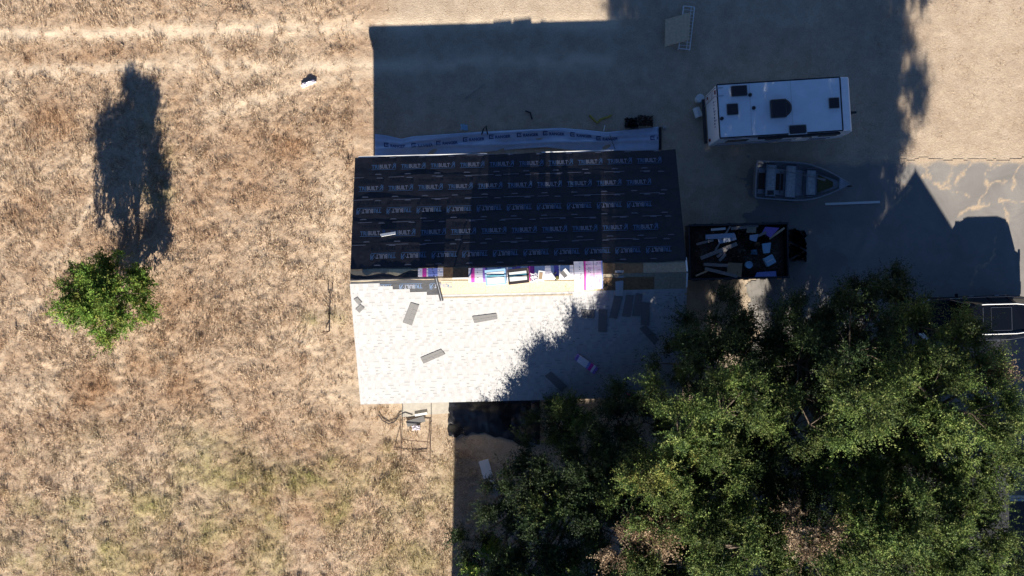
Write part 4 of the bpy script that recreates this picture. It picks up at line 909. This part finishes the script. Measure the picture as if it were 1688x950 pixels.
# rubble filling
nx, ny = 60, 34; vv = []; rr = np.random.default_rng(4)
for j in range(ny + 1):
    for i in range(nx + 1):
        x = -DL/2 + .07 + (DL - .14)*i/nx; y = -DW/2 + .07 + (DW - .14)*j/ny
        e = min(1, (DL/2 - abs(x))*2.2, (DW/2 - abs(y))*2.6)
        vv.append((x, y, .82 + .42*e*float(fbm(np.array(x), np.array(y), 1.1, 3, 99)) + .12*rr.random()*e))
rub = MB().add(vv, [(j*(nx + 1) + i, j*(nx + 1) + i + 1, (j + 1)*(nx + 1) + i + 1, (j + 1)*(nx + 1) + i) for j in range(ny) for i in range(nx)]).build('roofing_rubble', M['wooddk'], loc=c0)
rub.rotation_euler = (0, 0, da); tag(rub, 'dark mass of torn roofing filling the dump trailer', 'rubble', kind='stuff')
def plank(a, c, wd, m, label, z=1.28, th=.035, z2=None, name='debris_plank', cat='plank'):
    A, B = at(*a, z), at(*c, z if z2 is None else z2); d = B - A; ctr_ = (A + B)/2; dn = d.normalized(); s = dn.cross(Vector((0, 0, 1))).normalized(); nrm = s.cross(dn)
    Mx = Matrix((dn, s, nrm)).transposed(); o = MB().box((0, 0, 0), (d.length, wd, th), Mx).build(name, M[m], loc=ctr_); return tag(o, label, cat, 'debris in the dump trailer')
for a in (((1163, 391), (1211, 388), .20, 'membrane', 'wide pale blue board along the top of the debris'), ((1184, 398), (1213, 391), .24, 'membrane', 'broad pale board overlapping the upper debris boards'),
          ((1179, 413), (1204, 373), .07, 'lumber', 'thin pale batten crossing the debris up to the trailer rim'), ((1155, 426), (1215, 402), .16, 'lumber', 'long pale plank rising diagonally through the debris middle'),
          ((1148, 403), (1176, 396), .10, 'lumber', 'splintered grey plank at the left end of the debris'), ((1160, 436), (1200, 438), .13, 'lumber', 'pale plank lying level in the lower debris'), ((1162, 443), (1216, 456), .14, 'lumber', 'grey plank along the lower rim of the debris'),
          ((1268, 394), (1293, 376), .08, 'pine', 'thin pine batten pointing at the upper right trailer corner'), ((1147, 455), (1170, 445), .07, 'pine', 'thin broken stick at the lower left of the debris'), ((1172, 379), (1196, 377), .10, 'offwhite', 'short white board beside the upper trailer rim'),
          ((1182, 424), (1206, 405), .12, 'lumber', 'narrow plank lying parallel above the long diagonal one'), ((1205, 377), (1250, 372), .14, 'lumber', 'grey board lying along the upper trailer rim'), ((1244, 392), (1263, 383), .10, 'lumber', 'short slanting board beside the violet sheet'),
          ((1186, 430), (1196, 419), .12, 'lumber', 'short stub of plank near the debris centre left')): plank(a[0], a[1], a[2], a[3], a[4], 1.30 + random.uniform(-.03, .06), z2=1.33 + random.uniform(-.05, .1))
def sheet(cs, m, label, z=1.36, name='debris_sheet', cat='sheet', th=.02):
    P = [at(a, c, z + .03*random.random()) for a, c in cs]; c_ = sum(P, Vector())/len(P); P = [p - c_ for p in P]
    if (P[1] - P[0]).cross(P[2] - P[0]).z < 0: P = P[::-1]
    return tag(MB().slab(P, th).build(name, M[m], loc=c_), label, cat, 'debris in the dump trailer')
sheet([(1262, 374), (1285, 376), (1270, 392), (1256, 384)], 'wrapv', 'violet plastic sheet near the upper right corner of the debris'); sheet([(1236, 388), (1250, 386), (1247, 399), (1236, 396)], 'membrane', 'pale scrap sheet right of the black bag in the debris')
sheet([(1200, 433), (1224, 434), (1222, 457), (1198, 452)], 'card', 'brown cardboard sheet at the lower edge of the debris'); sheet([(1256, 402), (1271, 400), (1269, 417), (1259, 418)], 'cyan', 'pale blue printed sack above the tilted box in the debris', 1.42, 'debris_sack', 'sack', .08)
sheet([(1248, 449), (1279, 447), (1280, 457), (1244, 457)], 'wrapb', 'flat blue wrapper along the lower right trailer rim'); sheet([(1232, 375), (1247, 374), (1246, 384), (1230, 384)], 'greyboard', 'small grey plywood offcut beside the upper trailer rim')
r = empty('debris_box', at(1267, 430, 1.32), R(28), 'pale blue white box tilted on the right of the debris', 'box', 'debris in the dump trailer'); MB().box((0, 0, .12), (.42, .38, .22)).build('box_body', M['cyan'], r, bevel=.01); MB().box((0, 0, .236), (.30, .05, .006)).build('tape', M['offwhite'], r)
tag(MB().lathe([(.0, 0), (.13, 0), (.15, .28), (.155, .30), (.135, .30), (.12, .28), (.0, .27)], at(1232, 437, 1.25), 20).build('white_bucket', M['cyan']), 'round pale bucket standing in the dump trailer debris', 'bucket', 'debris in the dump trailer')
for px, py, rx, ry, m, lab, s in ((1222, 385, .22, .2, 'black', 'crumpled black bag by the upper rim of the debris', 51), (1260, 394, .22, .22, 'black', 'crumpled black bag left of the thin pine batten', 52), (1236, 404, .2, .18, 'green', 'dark green crumpled bag in the debris centre', 53), (1242, 416, .14, .12, 'cyan', 'small crumpled pale wrapper in the debris centre', 54), (1248, 403, .13, .09, 'card', 'small crumpled brown paper in the debris', 55), (1218, 421, .3, .26, 'wooddk', 'dark tangled roofing felt in the debris centre', 56)):
    o = crumple('debris_bag', px, py, 1.22, rx, ry, M[m], lab, 'bag' if 'bag' in lab else 'wrapper', s, .24); o['group'] = 'debris in the dump trailer'
crumple('black_tarpaulin', 1313, 405, .0, .40, .75, M['black'], 'crumpled black tarpaulin heap at the front of the dump trailer', 'tarp', 61, .75, 16)

# ------------------------------------------------------------------ car
cz = empty('black_suv', (20.0, -1.33, 0), R(1.5), 'black sport utility car with silver roof rails and sunroof parked by the trees', 'car')
L2 = 2.45
sta = [(-2.45, .62, .45, .72), (-2.38, .80, .32, .86), (-2.1, .92, .26, .96), (-1.4, .965, .24, 1.04), (-1.0, .97, .24, 1.08), (0, .975, .24, 1.08), (1.2, .975, .24, 1.08), (2.0, .96, .26, 1.06), (2.35, .90, .32, 1.02), (2.45, .82, .42, .95)]
vv = []
def bring(x, wd, zb_, zt): 
    P = [(x, wd*.86, zb_), (x, wd, zb_ + .12), (x, wd*1.0, (zb_ + zt)/2), (x, wd*.97, zt - .12), (x, wd*.88, zt - .015), (x, wd*.4, zt + .02)]
    return P + [(x, -y, z_) for _, y, z_ in P[::-1]]
for s_ in sta: vv += bring(*s_)
k = 12; n = len(sta); fs = [(i*k + j, i*k + (j + 1) % k, (i + 1)*k + (j + 1) % k, (i + 1)*k + j) for i in range(n - 1) for j in range(k)]
fs += [tuple(range(k))[::-1], tuple((n - 1)*k + j for j in range(k))]
bo = MB().add(vv, fs).build('body', M['carpaint'], cz, smooth=True); sm = bo.modifiers.new('sub', 'SUBSURF'); sm.levels = 2; sm.render_levels = 2
# cabin: glass lower band, painted roof
bel = [(-1.12, .86, 1.06), (-.2, .90, 1.06), (1.4, .90, 1.06), (2.22, .82, 1.02)]; rf = [(-.42, .60, 1.66), (.1, .66, 1.71), (1.3, .66, 1.71), (1.9, .60, 1.64)]
vv = []
for (x, y, z_), (x2, y2, z2) in zip(bel, rf): vv += [(x, y, z_), (x2, y2, z2), (x2, -y2, z2), (x, -y, z_)]
fs = []
for i in range(3):
    a = i*4
    fs += [(a, a + 4, a + 5, a + 1), (a + 1, a + 5, a + 6, a + 2), (a + 2, a + 6, a + 7, a + 3)]
fs += [(0, 1, 2, 3), (15, 14, 13, 12)]
MB().add(vv, fs).build('cabin_glass', M['glass'], cz, bevel=.03)
MB().slab([(-.40, -.60, 1.685), (.1, -.665, 1.735), (1.3, -.665, 1.735), (1.88, -.60, 1.665), (1.88, .60, 1.665), (1.3, .665, 1.735), (.1, .665, 1.735), (-.40, .60, 1.685)], .03).build('roof', M['carpaint'], cz, bevel=.012)
for x0, x1 in ((-.5, -.3), (.45, .58), (1.28, 1.45)):
    for s in (1, -1):
        def g(x): return (.62 if x < 0 else .672), (.885 if x < 0 else .915)
        yt, yb = g(x0); MB().slab([(x0 - .0, s*yb, 1.08), (x0 + .12, s*yb, 1.08), (x1 + .02, s*yt, 1.70), (x0 + .04, s*yt, 1.70)][::s], .02).build('pillar', M['carpaint'], cz)
MB().box((.75, 0, 1.742), (.86, .96, .012)).build('sunroof', M['glass'], cz, bevel=.004)
b_ = MB(); b_.box((.32, 0, 1.741), (.012, .98, .012)); b_.box((1.19, 0, 1.741), (.012, .98, .012)); b_.box((.75, .49, 1.741), (.86, .012, .012)); b_.box((.75, -.49, 1.741), (.86, .012, .012)); b_.build('sunroof_frame', M['steel'], cz)
MB().box((-.02, 0, 1.736), (.012, 1.0, .012)).build('roof_seam', M['steel'], cz)
for s in (1, -1):
    MB().tube([(-.1, s*.62, 1.73), (.1, s*.635, 1.752), (1.4, s*.63, 1.752), (1.8, s*.585, 1.70)], .022, 8).build('roof_rail', M['drip'], cz)
    MB().slab([(-2.40, s*.58, .86), (-2.18, s*.88, .93), (-1.90, s*.90, .97), (-2.22, s*.56, .92)][::s], .06).build('headlight', M['drip'], cz)
    MB().box((2.40, s*.72, .92), (.10, .22, .16)).build('tail_light', M['red'], cz)
    MB().box((-.82, s*1.03, 1.08), (.12, .16, .12)).build('mirror', M['carpaint'], cz, bevel=.03)
    for x in (-1.5, 1.45):
        wh = MB().lathe([(.0, -.12), (.33, -.12), (.36, -.08), (.36, .08), (.33, .12), (.0, .12)], (x, s*.86, .36), 22, M=Matrix.Rotation(math.pi/2, 3, 'X')).build('wheel', M['rubber'], cz)
        MB().lathe([(.0, -.13), (.24, -.13), (.24, .13), (.0, .13)], (x, s*.86, .36), 10, M=Matrix.Rotation(math.pi/2, 3, 'X')).build('rim', M['steel'], wh)
    for x in (-.1, 1.0): MB().box((x, s*.985, .92), (.18, .03, .03)).build('door_handle', M['steel'], cz)
    MB().tube([(-1.1, s*.90, 1.075), (.3, s*.93, 1.085), (1.5, s*.92, 1.08), (2.1, s*.84, 1.05)], .010, 6).build('window_trim', M['steel'], cz)
MB().slab([(-1.08, -.80, 1.09), (-1.08, .80, 1.09), (-.46, .56, 1.665), (-.46, -.56, 1.665)][::-1], .012).build('windshield', M['glass'], cz)

# ------------------------------------------------------------------ neighbouring house under the trees and the barn south of them
nb = empty('neighbour_house', (22, -12.5, 0), 0, 'dark-roofed house partly showing at the lower right corner beyond the trees', 'house')
def nb_roof(x0, x1, yn, ys_, zr, ze):
    ym = (yn + ys_)/2; b_ = MB()
    for s, ye in ((1, yn), (-1, ys_)):
        P = [(x0, ym, zr), (x1, ym, zr), (x1, ye, ze), (x0, ye, ze)]
        b_.slab([(x - 22, y + 12.5, z_) for x, y, z_ in (P[::-1] if s > 0 else P)], .12)
    return b_.build('roof', M['darkroof'], nb)
nr = nb_roof(15.0, 30.0, -8.75, -17.0, 5.0, 3.0)
b_ = MB(); kk = 26
for i in range(kk):
    f0, f1 = i/kk, (i + 1)/kk; y0 = -12.875 + 4.125*f0 + 12.5; y1 = -12.875 + 4.125*f1 + 12.5; z0, z1 = 5 - 2*f0, 5 - 2*f1; x = -7.0
    while x < 8:
        wdt = random.choice((.5, .66, 1.0)); x1 = min(8, x + wdt)
        b_.add([(x, y0, z0 + .006), (x1 - .008, y0, z0 + .006), (x1 - .008, y1, z1 + .02), (x, y1, z1 + .02), (x, y1, z1), (x1 - .008, y1, z1)], [(0, 3, 2, 1), (3, 4, 5, 2)]); x = x1
o = b_.build('shingle_courses', M['darkroof'], nr); o['kind'] = 'stuff'
MB().box((.5, 3.80, 2.96), (15.0, .11, .11)).build('gutter', M['steel'], nb)
MB().box((.5, -.375, 1.4), (14.2, 7.4, 2.8)).build('wall', M['wall'], nb)
b_ = MB(); gx, gw, gz, ge = 17.6 - 22, 2.25, 5.65, 4.05    # cross gable facing north
for s in (1, -1):
    P = [(gx, 5.5, gz), (gx, -.3, gz), (gx + s*gw, -.3, ge), (gx + s*gw, 5.5, ge)]
    b_.slab(P if s < 0 else P[::-1], .1)
b_.build('gable_roof', M['darkroof'], nb)
pr = [(gx - gw + .2, 0), (gx + gw - .2, 0), (gx + gw - .2, ge + .02), (gx, gz - .14), (gx - gw + .2, ge + .02)]; n = 5
A = [(x, 5.3, z_) for x, z_ in pr]; B = [(x, 3.4, z_) for x, z_ in pr]
MB().add(A + B, [tuple(range(n))[::-1], tuple(range(n, 2*n))] + [(i, (i + 1) % n, n + (i + 1) % n, n + i) for i in range(n)]).build('gable_wall', M['wall'], nb)
wn = MB().box((gx, 5.32, 1.6), (1.2, .05, 1.1)).build('window', M['frame'], nb); MB().box((gx, 5.35, 1.6), (1.05, .03, .95)).build('pane', M['glass'], wn)
bn = empty('barn', (5.95, -26.8, 0), 0, 'tall weathered barn standing south of the trees beyond the picture', 'barn')
MB().box((0, 0, 3.6), (17.6, 12, 7.2)).build('wall', M['barn'], bn)
b_ = MB()
for s in (1, -1):
    P = [(-8.9, 0, 9.6), (8.9, 0, 9.6), (8.9, s*6.4, 7.1), (-8.9, s*6.4, 7.1)]; b_.slab(P[::-1] if s > 0 else P, .12)
b_.build('roof', M['darkroof'], bn)
for x in (-8.8, 8.8): MB().add([(x - .05, -6, 7.2), (x - .05, 6, 7.2), (x - .05, 0, 9.45), (x + .05, -6, 7.2), (x + .05, 6, 7.2), (x + .05, 0, 9.45)], [(0, 2, 1), (3, 4, 5), (0, 1, 4, 3), (1, 2, 5, 4), (2, 0, 3, 5)]).build('gable', M['barn'], bn)
dr = MB().box((0, 6.04, 1.7), (3.2, .08, 3.4)).build('door', M['wooddk'], bn); MB().box((1.2, 6.1, 1.5), (.05, .05, .3)).build('handle', M['dsteel'], dr)

# ------------------------------------------------------------------ trees
M_leaf = mat_attr('leaf', .6, .2, .22)
PALS = dict(main=np.array([(.056, .092, .021), (.084, .125, .029), (.116, .160, .039), (.038, .066, .019), (.155, .182, .052)]), dark=np.array([(.024, .044, .016), (.034, .058, .020), (.046, .072, .022), (.018, .034, .014)]),  # dark: shade of north, low and inner foliage put into the leaf colour
            bright=np.array([(.105, .19, .028), (.135, .225, .036), (.080, .15, .024), (.17, .25, .045), (.26, .29, .06)]), brown=np.array([(.22, .15, .09), (.30, .21, .13), (.16, .11, .07), (.36, .27, .18)]), yellow=np.array([(.20, .21, .05), (.16, .18, .045), (.24, .23, .07)]))
def norm(a): return a/(np.linalg.norm(a, axis=-1, keepdims=True) + 1e-9)
def foliage(lobes, seed, leaf=(.090, .044), clump_per_m2=.85, twigs=44, per=20, twig_len=.76):
    rg = np.random.default_rng(seed); Os, Ds, Ls, Cs, Ns = [], [], [], [], []; clumps = []
    for (c, r, pal, dens) in lobes:
        r = np.array(r); n = max(6, int(clump_per_m2*dens*4*np.pi*(r.mean()**2)*.62))
        d = norm(rg.normal(0, 1, (n, 3))); d[:, 2] = np.where(d[:, 2] < -.45, -d[:, 2], d[:, 2])
        q = np.array(c) + d*r*rg.uniform(.62, 1.02, (n, 1)); clumps.append((np.array(c), q))
        shade = rg.uniform(.5, 1.4, n)
        for k in range(n):
            o = q[k] + rg.normal(0, .13, (twigs, 3)); dd = norm(d[k]*.75 + rg.normal(0, .62, (twigs, 3)) + np.array((0, 0, .18)))
            Ns.append(norm(dd*.9 + d[k]*.5 + np.array((0, 0, .35)))); Os.append(o); Ds.append(dd); Ls.append(twig_len*(.4 + .5*rg.random(twigs) + .75*rg.random(twigs)**4)); Cs.append(np.array([PALS[pal][rg.integers(0, len(PALS[pal]))] for _ in range(twigs)])*shade[k]*rg.uniform(.85, 1.15, (twigs, 1)))
    O = np.concatenate(Os); D = np.concatenate(Ds); L = np.concatenate(Ls); Cc = np.concatenate(Cs); n = len(O)
    tt = (np.arange(per) + .5)/per
    P = (O[:, None] + D[:, None]*L[:, None, None]*(tt[None, :, None] + rg.uniform(-.05, .05, (n, per, 1)))).reshape(-1, 3) + rg.normal(0, .022, (n*per, 3))
    Dr = np.repeat(D, per, 0); side = norm(np.cross(Dr, norm(rg.normal(0, 1, Dr.shape) + np.array((0, 0, 1.2))))); ld = norm(Dr*.7 + side*np.where(np.arange(n*per) % 2, 1, -1)[:, None]*.8 + rg.normal(0, .25, Dr.shape))
    tg = np.repeat(np.concatenate(Ns), per, 0) + rg.normal(0, .55, ld.shape); nr_ = norm(tg - (tg*ld).sum(-1, keepdims=True)*ld); sd_ = np.cross(ld, nr_); taper = np.tile(1.15 - .5*tt, n)
    l = leaf[0]*rg.uniform(.7, 1.35, n*per)*taper; w_ = leaf[1]*rg.uniform(.7, 1.3, n*per)*taper
    V = np.stack([P, P + ld*(l*.45)[:, None] + sd_*(w_/1)[:, None]*.5, P + ld*l[:, None], P + ld*(l*.45)[:, None] - sd_*(w_)[:, None]*.5], 1)
    col = np.repeat(np.repeat(Cc, per, 0)*rg.uniform(.8, 1.2, (n*per, 1)), 4, 0)
    tw = np.stack([O - D*.08*0, O + D*(L*.8)[:, None]], 1)
    return V.reshape(-1, 3), np.arange(n*per*4).reshape(-1, 4), col, clumps, tw
def tree(name, label, cat, base, lobes, seed, trunk_r=.2, group=None, **kw):
    base = Vector(base); root = empty(name, base, 0, label, cat, group); rg = random.Random(seed)
    V, F_, col, clumps, tw = foliage(lobes, seed, **kw); b0 = np.array(base)
    cr_ = link('crown', np_mesh('crown', V - b0, F_, col, [M_leaf]), root)
    top = max((Vector(c) for c, _ in clumps), key=lambda p: p.z) - base
    tp = [Vector((0, 0, -.15)), Vector((top.x*.08 + .1, top.y*.1, top.z*.3)), Vector((top.x*.4, top.y*.35, top.z*.62)), Vector(top)]
    MB().tube(tp, trunk_r, 9, r1=trunk_r*.22).build('trunk', M['bark'], root, smooth=True)
    lb = MB()
    for c, q in clumps:
        c = Vector(c) - base; a = tp[1].lerp(tp[2], rg.uniform(.1, .9)); 
        if c.z < a.z: a = tp[0].lerp(tp[1], .6)
        m = a.lerp(c, .5) + Vector((rg.uniform(-.2, .2), rg.uniform(-.2, .2), .15)); lb.tube([a, m, c], trunk_r*.38, 6, r1=trunk_r*.12, cap=False)
        for p in q[::2]:
            p = Vector(p) - base; lb.tube([c.lerp(p, .0), c.lerp(p, .55) + Vector((rg.uniform(-.12, .12), rg.uniform(-.12, .12), .05)), p], .030, 4, r1=.009, cap=False)
    lb.build('limbs', M['bark'], root)
    return root
def lobe(px, py, z, r, pal='main', dens=1.0, fl=.85): p = at(px, py, z); return ((p.x, p.y, p.z), (r, r, r*fl), pal, dens)
GT = 'tall leafy trees right of the house'
BX, BY = at(222, 486).x, at(222, 486).y
tree('tree', 'bright green small tree standing alone in the dry field', 'tree', (BX, BY, 0), [((BX + dx, BY + dy, z), (r, r, h_), 'bright', d) for dx, dy, z, r, h_, d in
  ((.2, -.7, 1.4, .9, .7, .8), (.1, .7, 1.4, .9, .7, .8), (-.3, -1.0, 2.2, .75, .7, .8), (.5, .1, 2.4, .8, .7, .8), (-.6, .7, 2.4, .75, .7, .8), (.0, -.3, 3.0, .7, .5, .8), (-.7, -.2, 2.6, .7, .7, .8), (.15, .5, 3.3, .28, .6, 1.2), (-.45, -.6, 3.4, .25, .55, 1.3), (.05, .1, 3.9, .12, .45, 2.6), (-.8, .3, 3.1, .2, .5, 1.5), (.9, -.4, 1.5, .5, .6, .8), (.9, .7, 1.6, .4, .6, .9),
   (-.2, -1.7, 1.5, .5, .5, .9), (-.3, 1.6, 1.7, .45, .5, .9), (-1.25, -.7, 2.0, .45, .5, .9), (-1.3, .6, 2.0, .4, .5, .9), (.55, -.9, 3.1, .15, .5, 2.0), (.6, .5, 3.4, .12, .45, 2.2), (-.35, .9, 3.5, .12, .4, 2.2), (.3, -.3, 3.7, .1, .45, 2.4), (-1.35, -.4, 3.2, .5, .5, .9), (-1.3, .5, 2.9, .5, .5, .9), (-1.1, -.9, 3.0, .4, .45, 1), (1.0, .1, .9, .5, .4, .9))], 101, .12, leaf=(.105, .052), clump_per_m2=2.0, twigs=18, per=16, twig_len=.5)
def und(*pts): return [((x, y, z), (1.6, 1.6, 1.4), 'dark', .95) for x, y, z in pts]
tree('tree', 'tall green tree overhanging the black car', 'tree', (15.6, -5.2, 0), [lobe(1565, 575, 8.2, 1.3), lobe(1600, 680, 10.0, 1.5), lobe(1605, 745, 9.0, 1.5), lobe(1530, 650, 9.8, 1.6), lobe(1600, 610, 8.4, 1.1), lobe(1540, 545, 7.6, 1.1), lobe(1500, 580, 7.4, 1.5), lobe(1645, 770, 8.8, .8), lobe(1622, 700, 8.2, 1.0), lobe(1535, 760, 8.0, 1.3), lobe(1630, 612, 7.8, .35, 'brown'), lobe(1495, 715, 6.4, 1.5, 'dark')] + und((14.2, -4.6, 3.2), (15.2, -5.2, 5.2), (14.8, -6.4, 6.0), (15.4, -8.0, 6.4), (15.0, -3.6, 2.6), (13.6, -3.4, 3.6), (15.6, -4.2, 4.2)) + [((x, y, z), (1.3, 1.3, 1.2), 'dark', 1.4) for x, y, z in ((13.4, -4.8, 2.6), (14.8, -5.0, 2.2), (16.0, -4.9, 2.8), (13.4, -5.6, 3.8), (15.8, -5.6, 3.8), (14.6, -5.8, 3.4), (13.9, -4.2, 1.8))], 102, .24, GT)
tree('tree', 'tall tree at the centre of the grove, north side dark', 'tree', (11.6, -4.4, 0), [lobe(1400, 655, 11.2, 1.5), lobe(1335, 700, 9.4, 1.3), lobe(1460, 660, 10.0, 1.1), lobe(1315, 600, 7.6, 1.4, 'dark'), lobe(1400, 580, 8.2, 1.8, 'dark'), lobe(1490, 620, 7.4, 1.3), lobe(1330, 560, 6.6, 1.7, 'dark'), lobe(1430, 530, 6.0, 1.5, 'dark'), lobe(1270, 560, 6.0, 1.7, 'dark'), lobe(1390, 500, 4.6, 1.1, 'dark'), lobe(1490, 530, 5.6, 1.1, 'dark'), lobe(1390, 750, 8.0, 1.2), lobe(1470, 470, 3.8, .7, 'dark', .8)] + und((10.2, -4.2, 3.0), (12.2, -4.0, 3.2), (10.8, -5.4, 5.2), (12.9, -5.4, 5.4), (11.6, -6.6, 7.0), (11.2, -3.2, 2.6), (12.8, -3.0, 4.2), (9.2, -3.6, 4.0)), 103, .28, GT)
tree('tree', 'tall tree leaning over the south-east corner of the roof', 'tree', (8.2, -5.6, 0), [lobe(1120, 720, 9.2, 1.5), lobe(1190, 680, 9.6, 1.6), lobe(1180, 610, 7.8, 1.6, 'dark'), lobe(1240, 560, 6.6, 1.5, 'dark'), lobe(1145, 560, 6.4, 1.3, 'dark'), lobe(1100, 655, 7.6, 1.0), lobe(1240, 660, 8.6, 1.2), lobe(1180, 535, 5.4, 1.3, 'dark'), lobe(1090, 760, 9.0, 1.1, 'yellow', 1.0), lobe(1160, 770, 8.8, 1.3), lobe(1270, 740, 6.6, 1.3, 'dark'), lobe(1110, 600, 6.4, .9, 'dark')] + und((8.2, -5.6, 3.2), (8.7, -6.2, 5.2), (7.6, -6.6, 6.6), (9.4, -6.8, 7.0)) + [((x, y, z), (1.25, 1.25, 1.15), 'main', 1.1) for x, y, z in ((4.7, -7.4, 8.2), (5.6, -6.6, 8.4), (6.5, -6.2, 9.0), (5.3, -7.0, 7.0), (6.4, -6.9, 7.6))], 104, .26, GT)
tree('tree', 'broad tree at the lower right with a brown dead patch', 'tree', (12.8, -9.6, 0), [lobe(1480, 850, 9.4, 1.9), lobe(1560, 870, 9.0, 1.8), lobe(1400, 880, 9.4, 1.7), lobe(1600, 930, 8.4, 1.4), lobe(1500, 930, 9.0, 1.8), lobe(1340, 930, 8.6, 1.6), lobe(1440, 815, 8.6, 1.3), lobe(1520, 800, 8.6, 1.5), lobe(1320, 872, 9.8, 1.0, 'brown', .9), lobe(1590, 820, 8.0, 1.2), lobe(1622, 870, 8.3, 1.1), lobe(1638, 925, 8.1, 1.0), lobe(1560, 960, 8.6, 1.4), lobe(1310, 800, 7.4, 1.3, 'dark')] + und((11.4, -8.6, 5.6), (13.6, -8.6, 6.0), (12.6, -9.6, 4.0), (14.8, -9.8, 6.4)), 105, .28, GT)
tree('tree', 'tall tree at the bottom edge with pale brown dead sprays', 'tree', (6.8, -10.2, 0), [lobe(1230, 900, 8.6, 1.7), lobe(1150, 880, 8.6, 1.6), lobe(1090, 930, 8.0, 1.3), lobe(1260, 840, 8.0, 1.3), lobe(1022, 885, 8.0, 1.0, 'brown', 1.0), lobe(1085, 865, 8.3, .7, 'brown', .7), lobe(1170, 820, 8.6, 1.2), lobe(1120, 800, 7.6, 1.1), lobe(1200, 960, 8.4, 1.7), lobe(1060, 960, 7.4, 1.2), lobe(1290, 950, 8.0, 1.3)] + und((7.4, -8.8, 5.4), (9.4, -8.8, 5.6), (6.2, -9.6, 5.0), (8.2, -10.2, 4.0)), 106, .24, GT)
tree('tree', 'low dark tree between the tarp and the taller grove', 'tree', (2.4, -8.6, 0), [lobe(940, 715, 4.2, 1.1, 'main', .9), lobe(895, 790, 4.6, 1.4, 'dark'), lobe(835, 880, 3.9, 1.3, 'dark'), lobe(970, 790, 5.6, 1.5, 'dark'), lobe(900, 880, 5.0, 1.6, 'dark'), lobe(990, 870, 6.2, 1.5, 'dark'), lobe(1020, 720, 5.2, 1.2, 'dark'), lobe(800, 930, 3.2, .9, 'bright', .7), lobe(870, 950, 4.6, 1.4, 'dark'), lobe(970, 950, 5.8, 1.5, 'dark'), lobe(1040, 800, 6.8, 1.3, 'dark'), lobe(820, 820, 3.4, .8, 'dark', .8), lobe(1050, 650, 5.0, .8, 'dark', .8), lobe(865, 745, 3.2, 1.0, 'dark'), lobe(945, 700, 3.8, 1.0), lobe(1003, 697, 4.2, 1.0, 'dark'), lobe(1062, 695, 4.6, .9, 'dark'), lobe(900, 690, 2.8, .7, 'dark'), lobe(800, 965, 3.0, 1.2, 'dark'), lobe(860, 830, 4.0, 1.4, 'dark'), lobe(930, 650 + 40, 3.6, .9, 'dark'), lobe(785, 885, 2.6, .8, 'dark'), lobe(920, 840, 5.2, 1.2), lobe(900, 945, 5.4, 1.3), lobe(1000, 945, 6.6, 1.2)] + und((3.2, -7.4, 5.6), (4.7, -7.2, 6.0), (5.7, -6.9, 6.4), (4.3, -8.6, 6.6), (2.2, -7.9, 4.8)), 107, .18, GT)
tree('tree', 'tall dense tree south of the low dark tree, past the picture edge', 'tree', (3.5, -18.5, 0), [((x, y, z), (r, r, r), 'dark', .9) for x, y, z, r in ((3.9, -18.5, 9.8, 1.9), (2.4, -18, 8.6, 1.7), (.8, -18.3, 7.4, 1.5), (-.3, -18.4, 6.2, 1.2), (5.8, -18.2, 9.6, 2.0), (7.6, -18, 8.6, 1.6), (3.2, -17.4, 6.8, 2.0), (1.0, -18.6, 5.0, 1.7), (5.4, -18.5, 6.6, 2.0), (7.2, -18.5, 6.4, 1.8), (4.6, -18, 4.2, 1.8))], 108, .28, GT, leaf=(.26, .15), per=16)
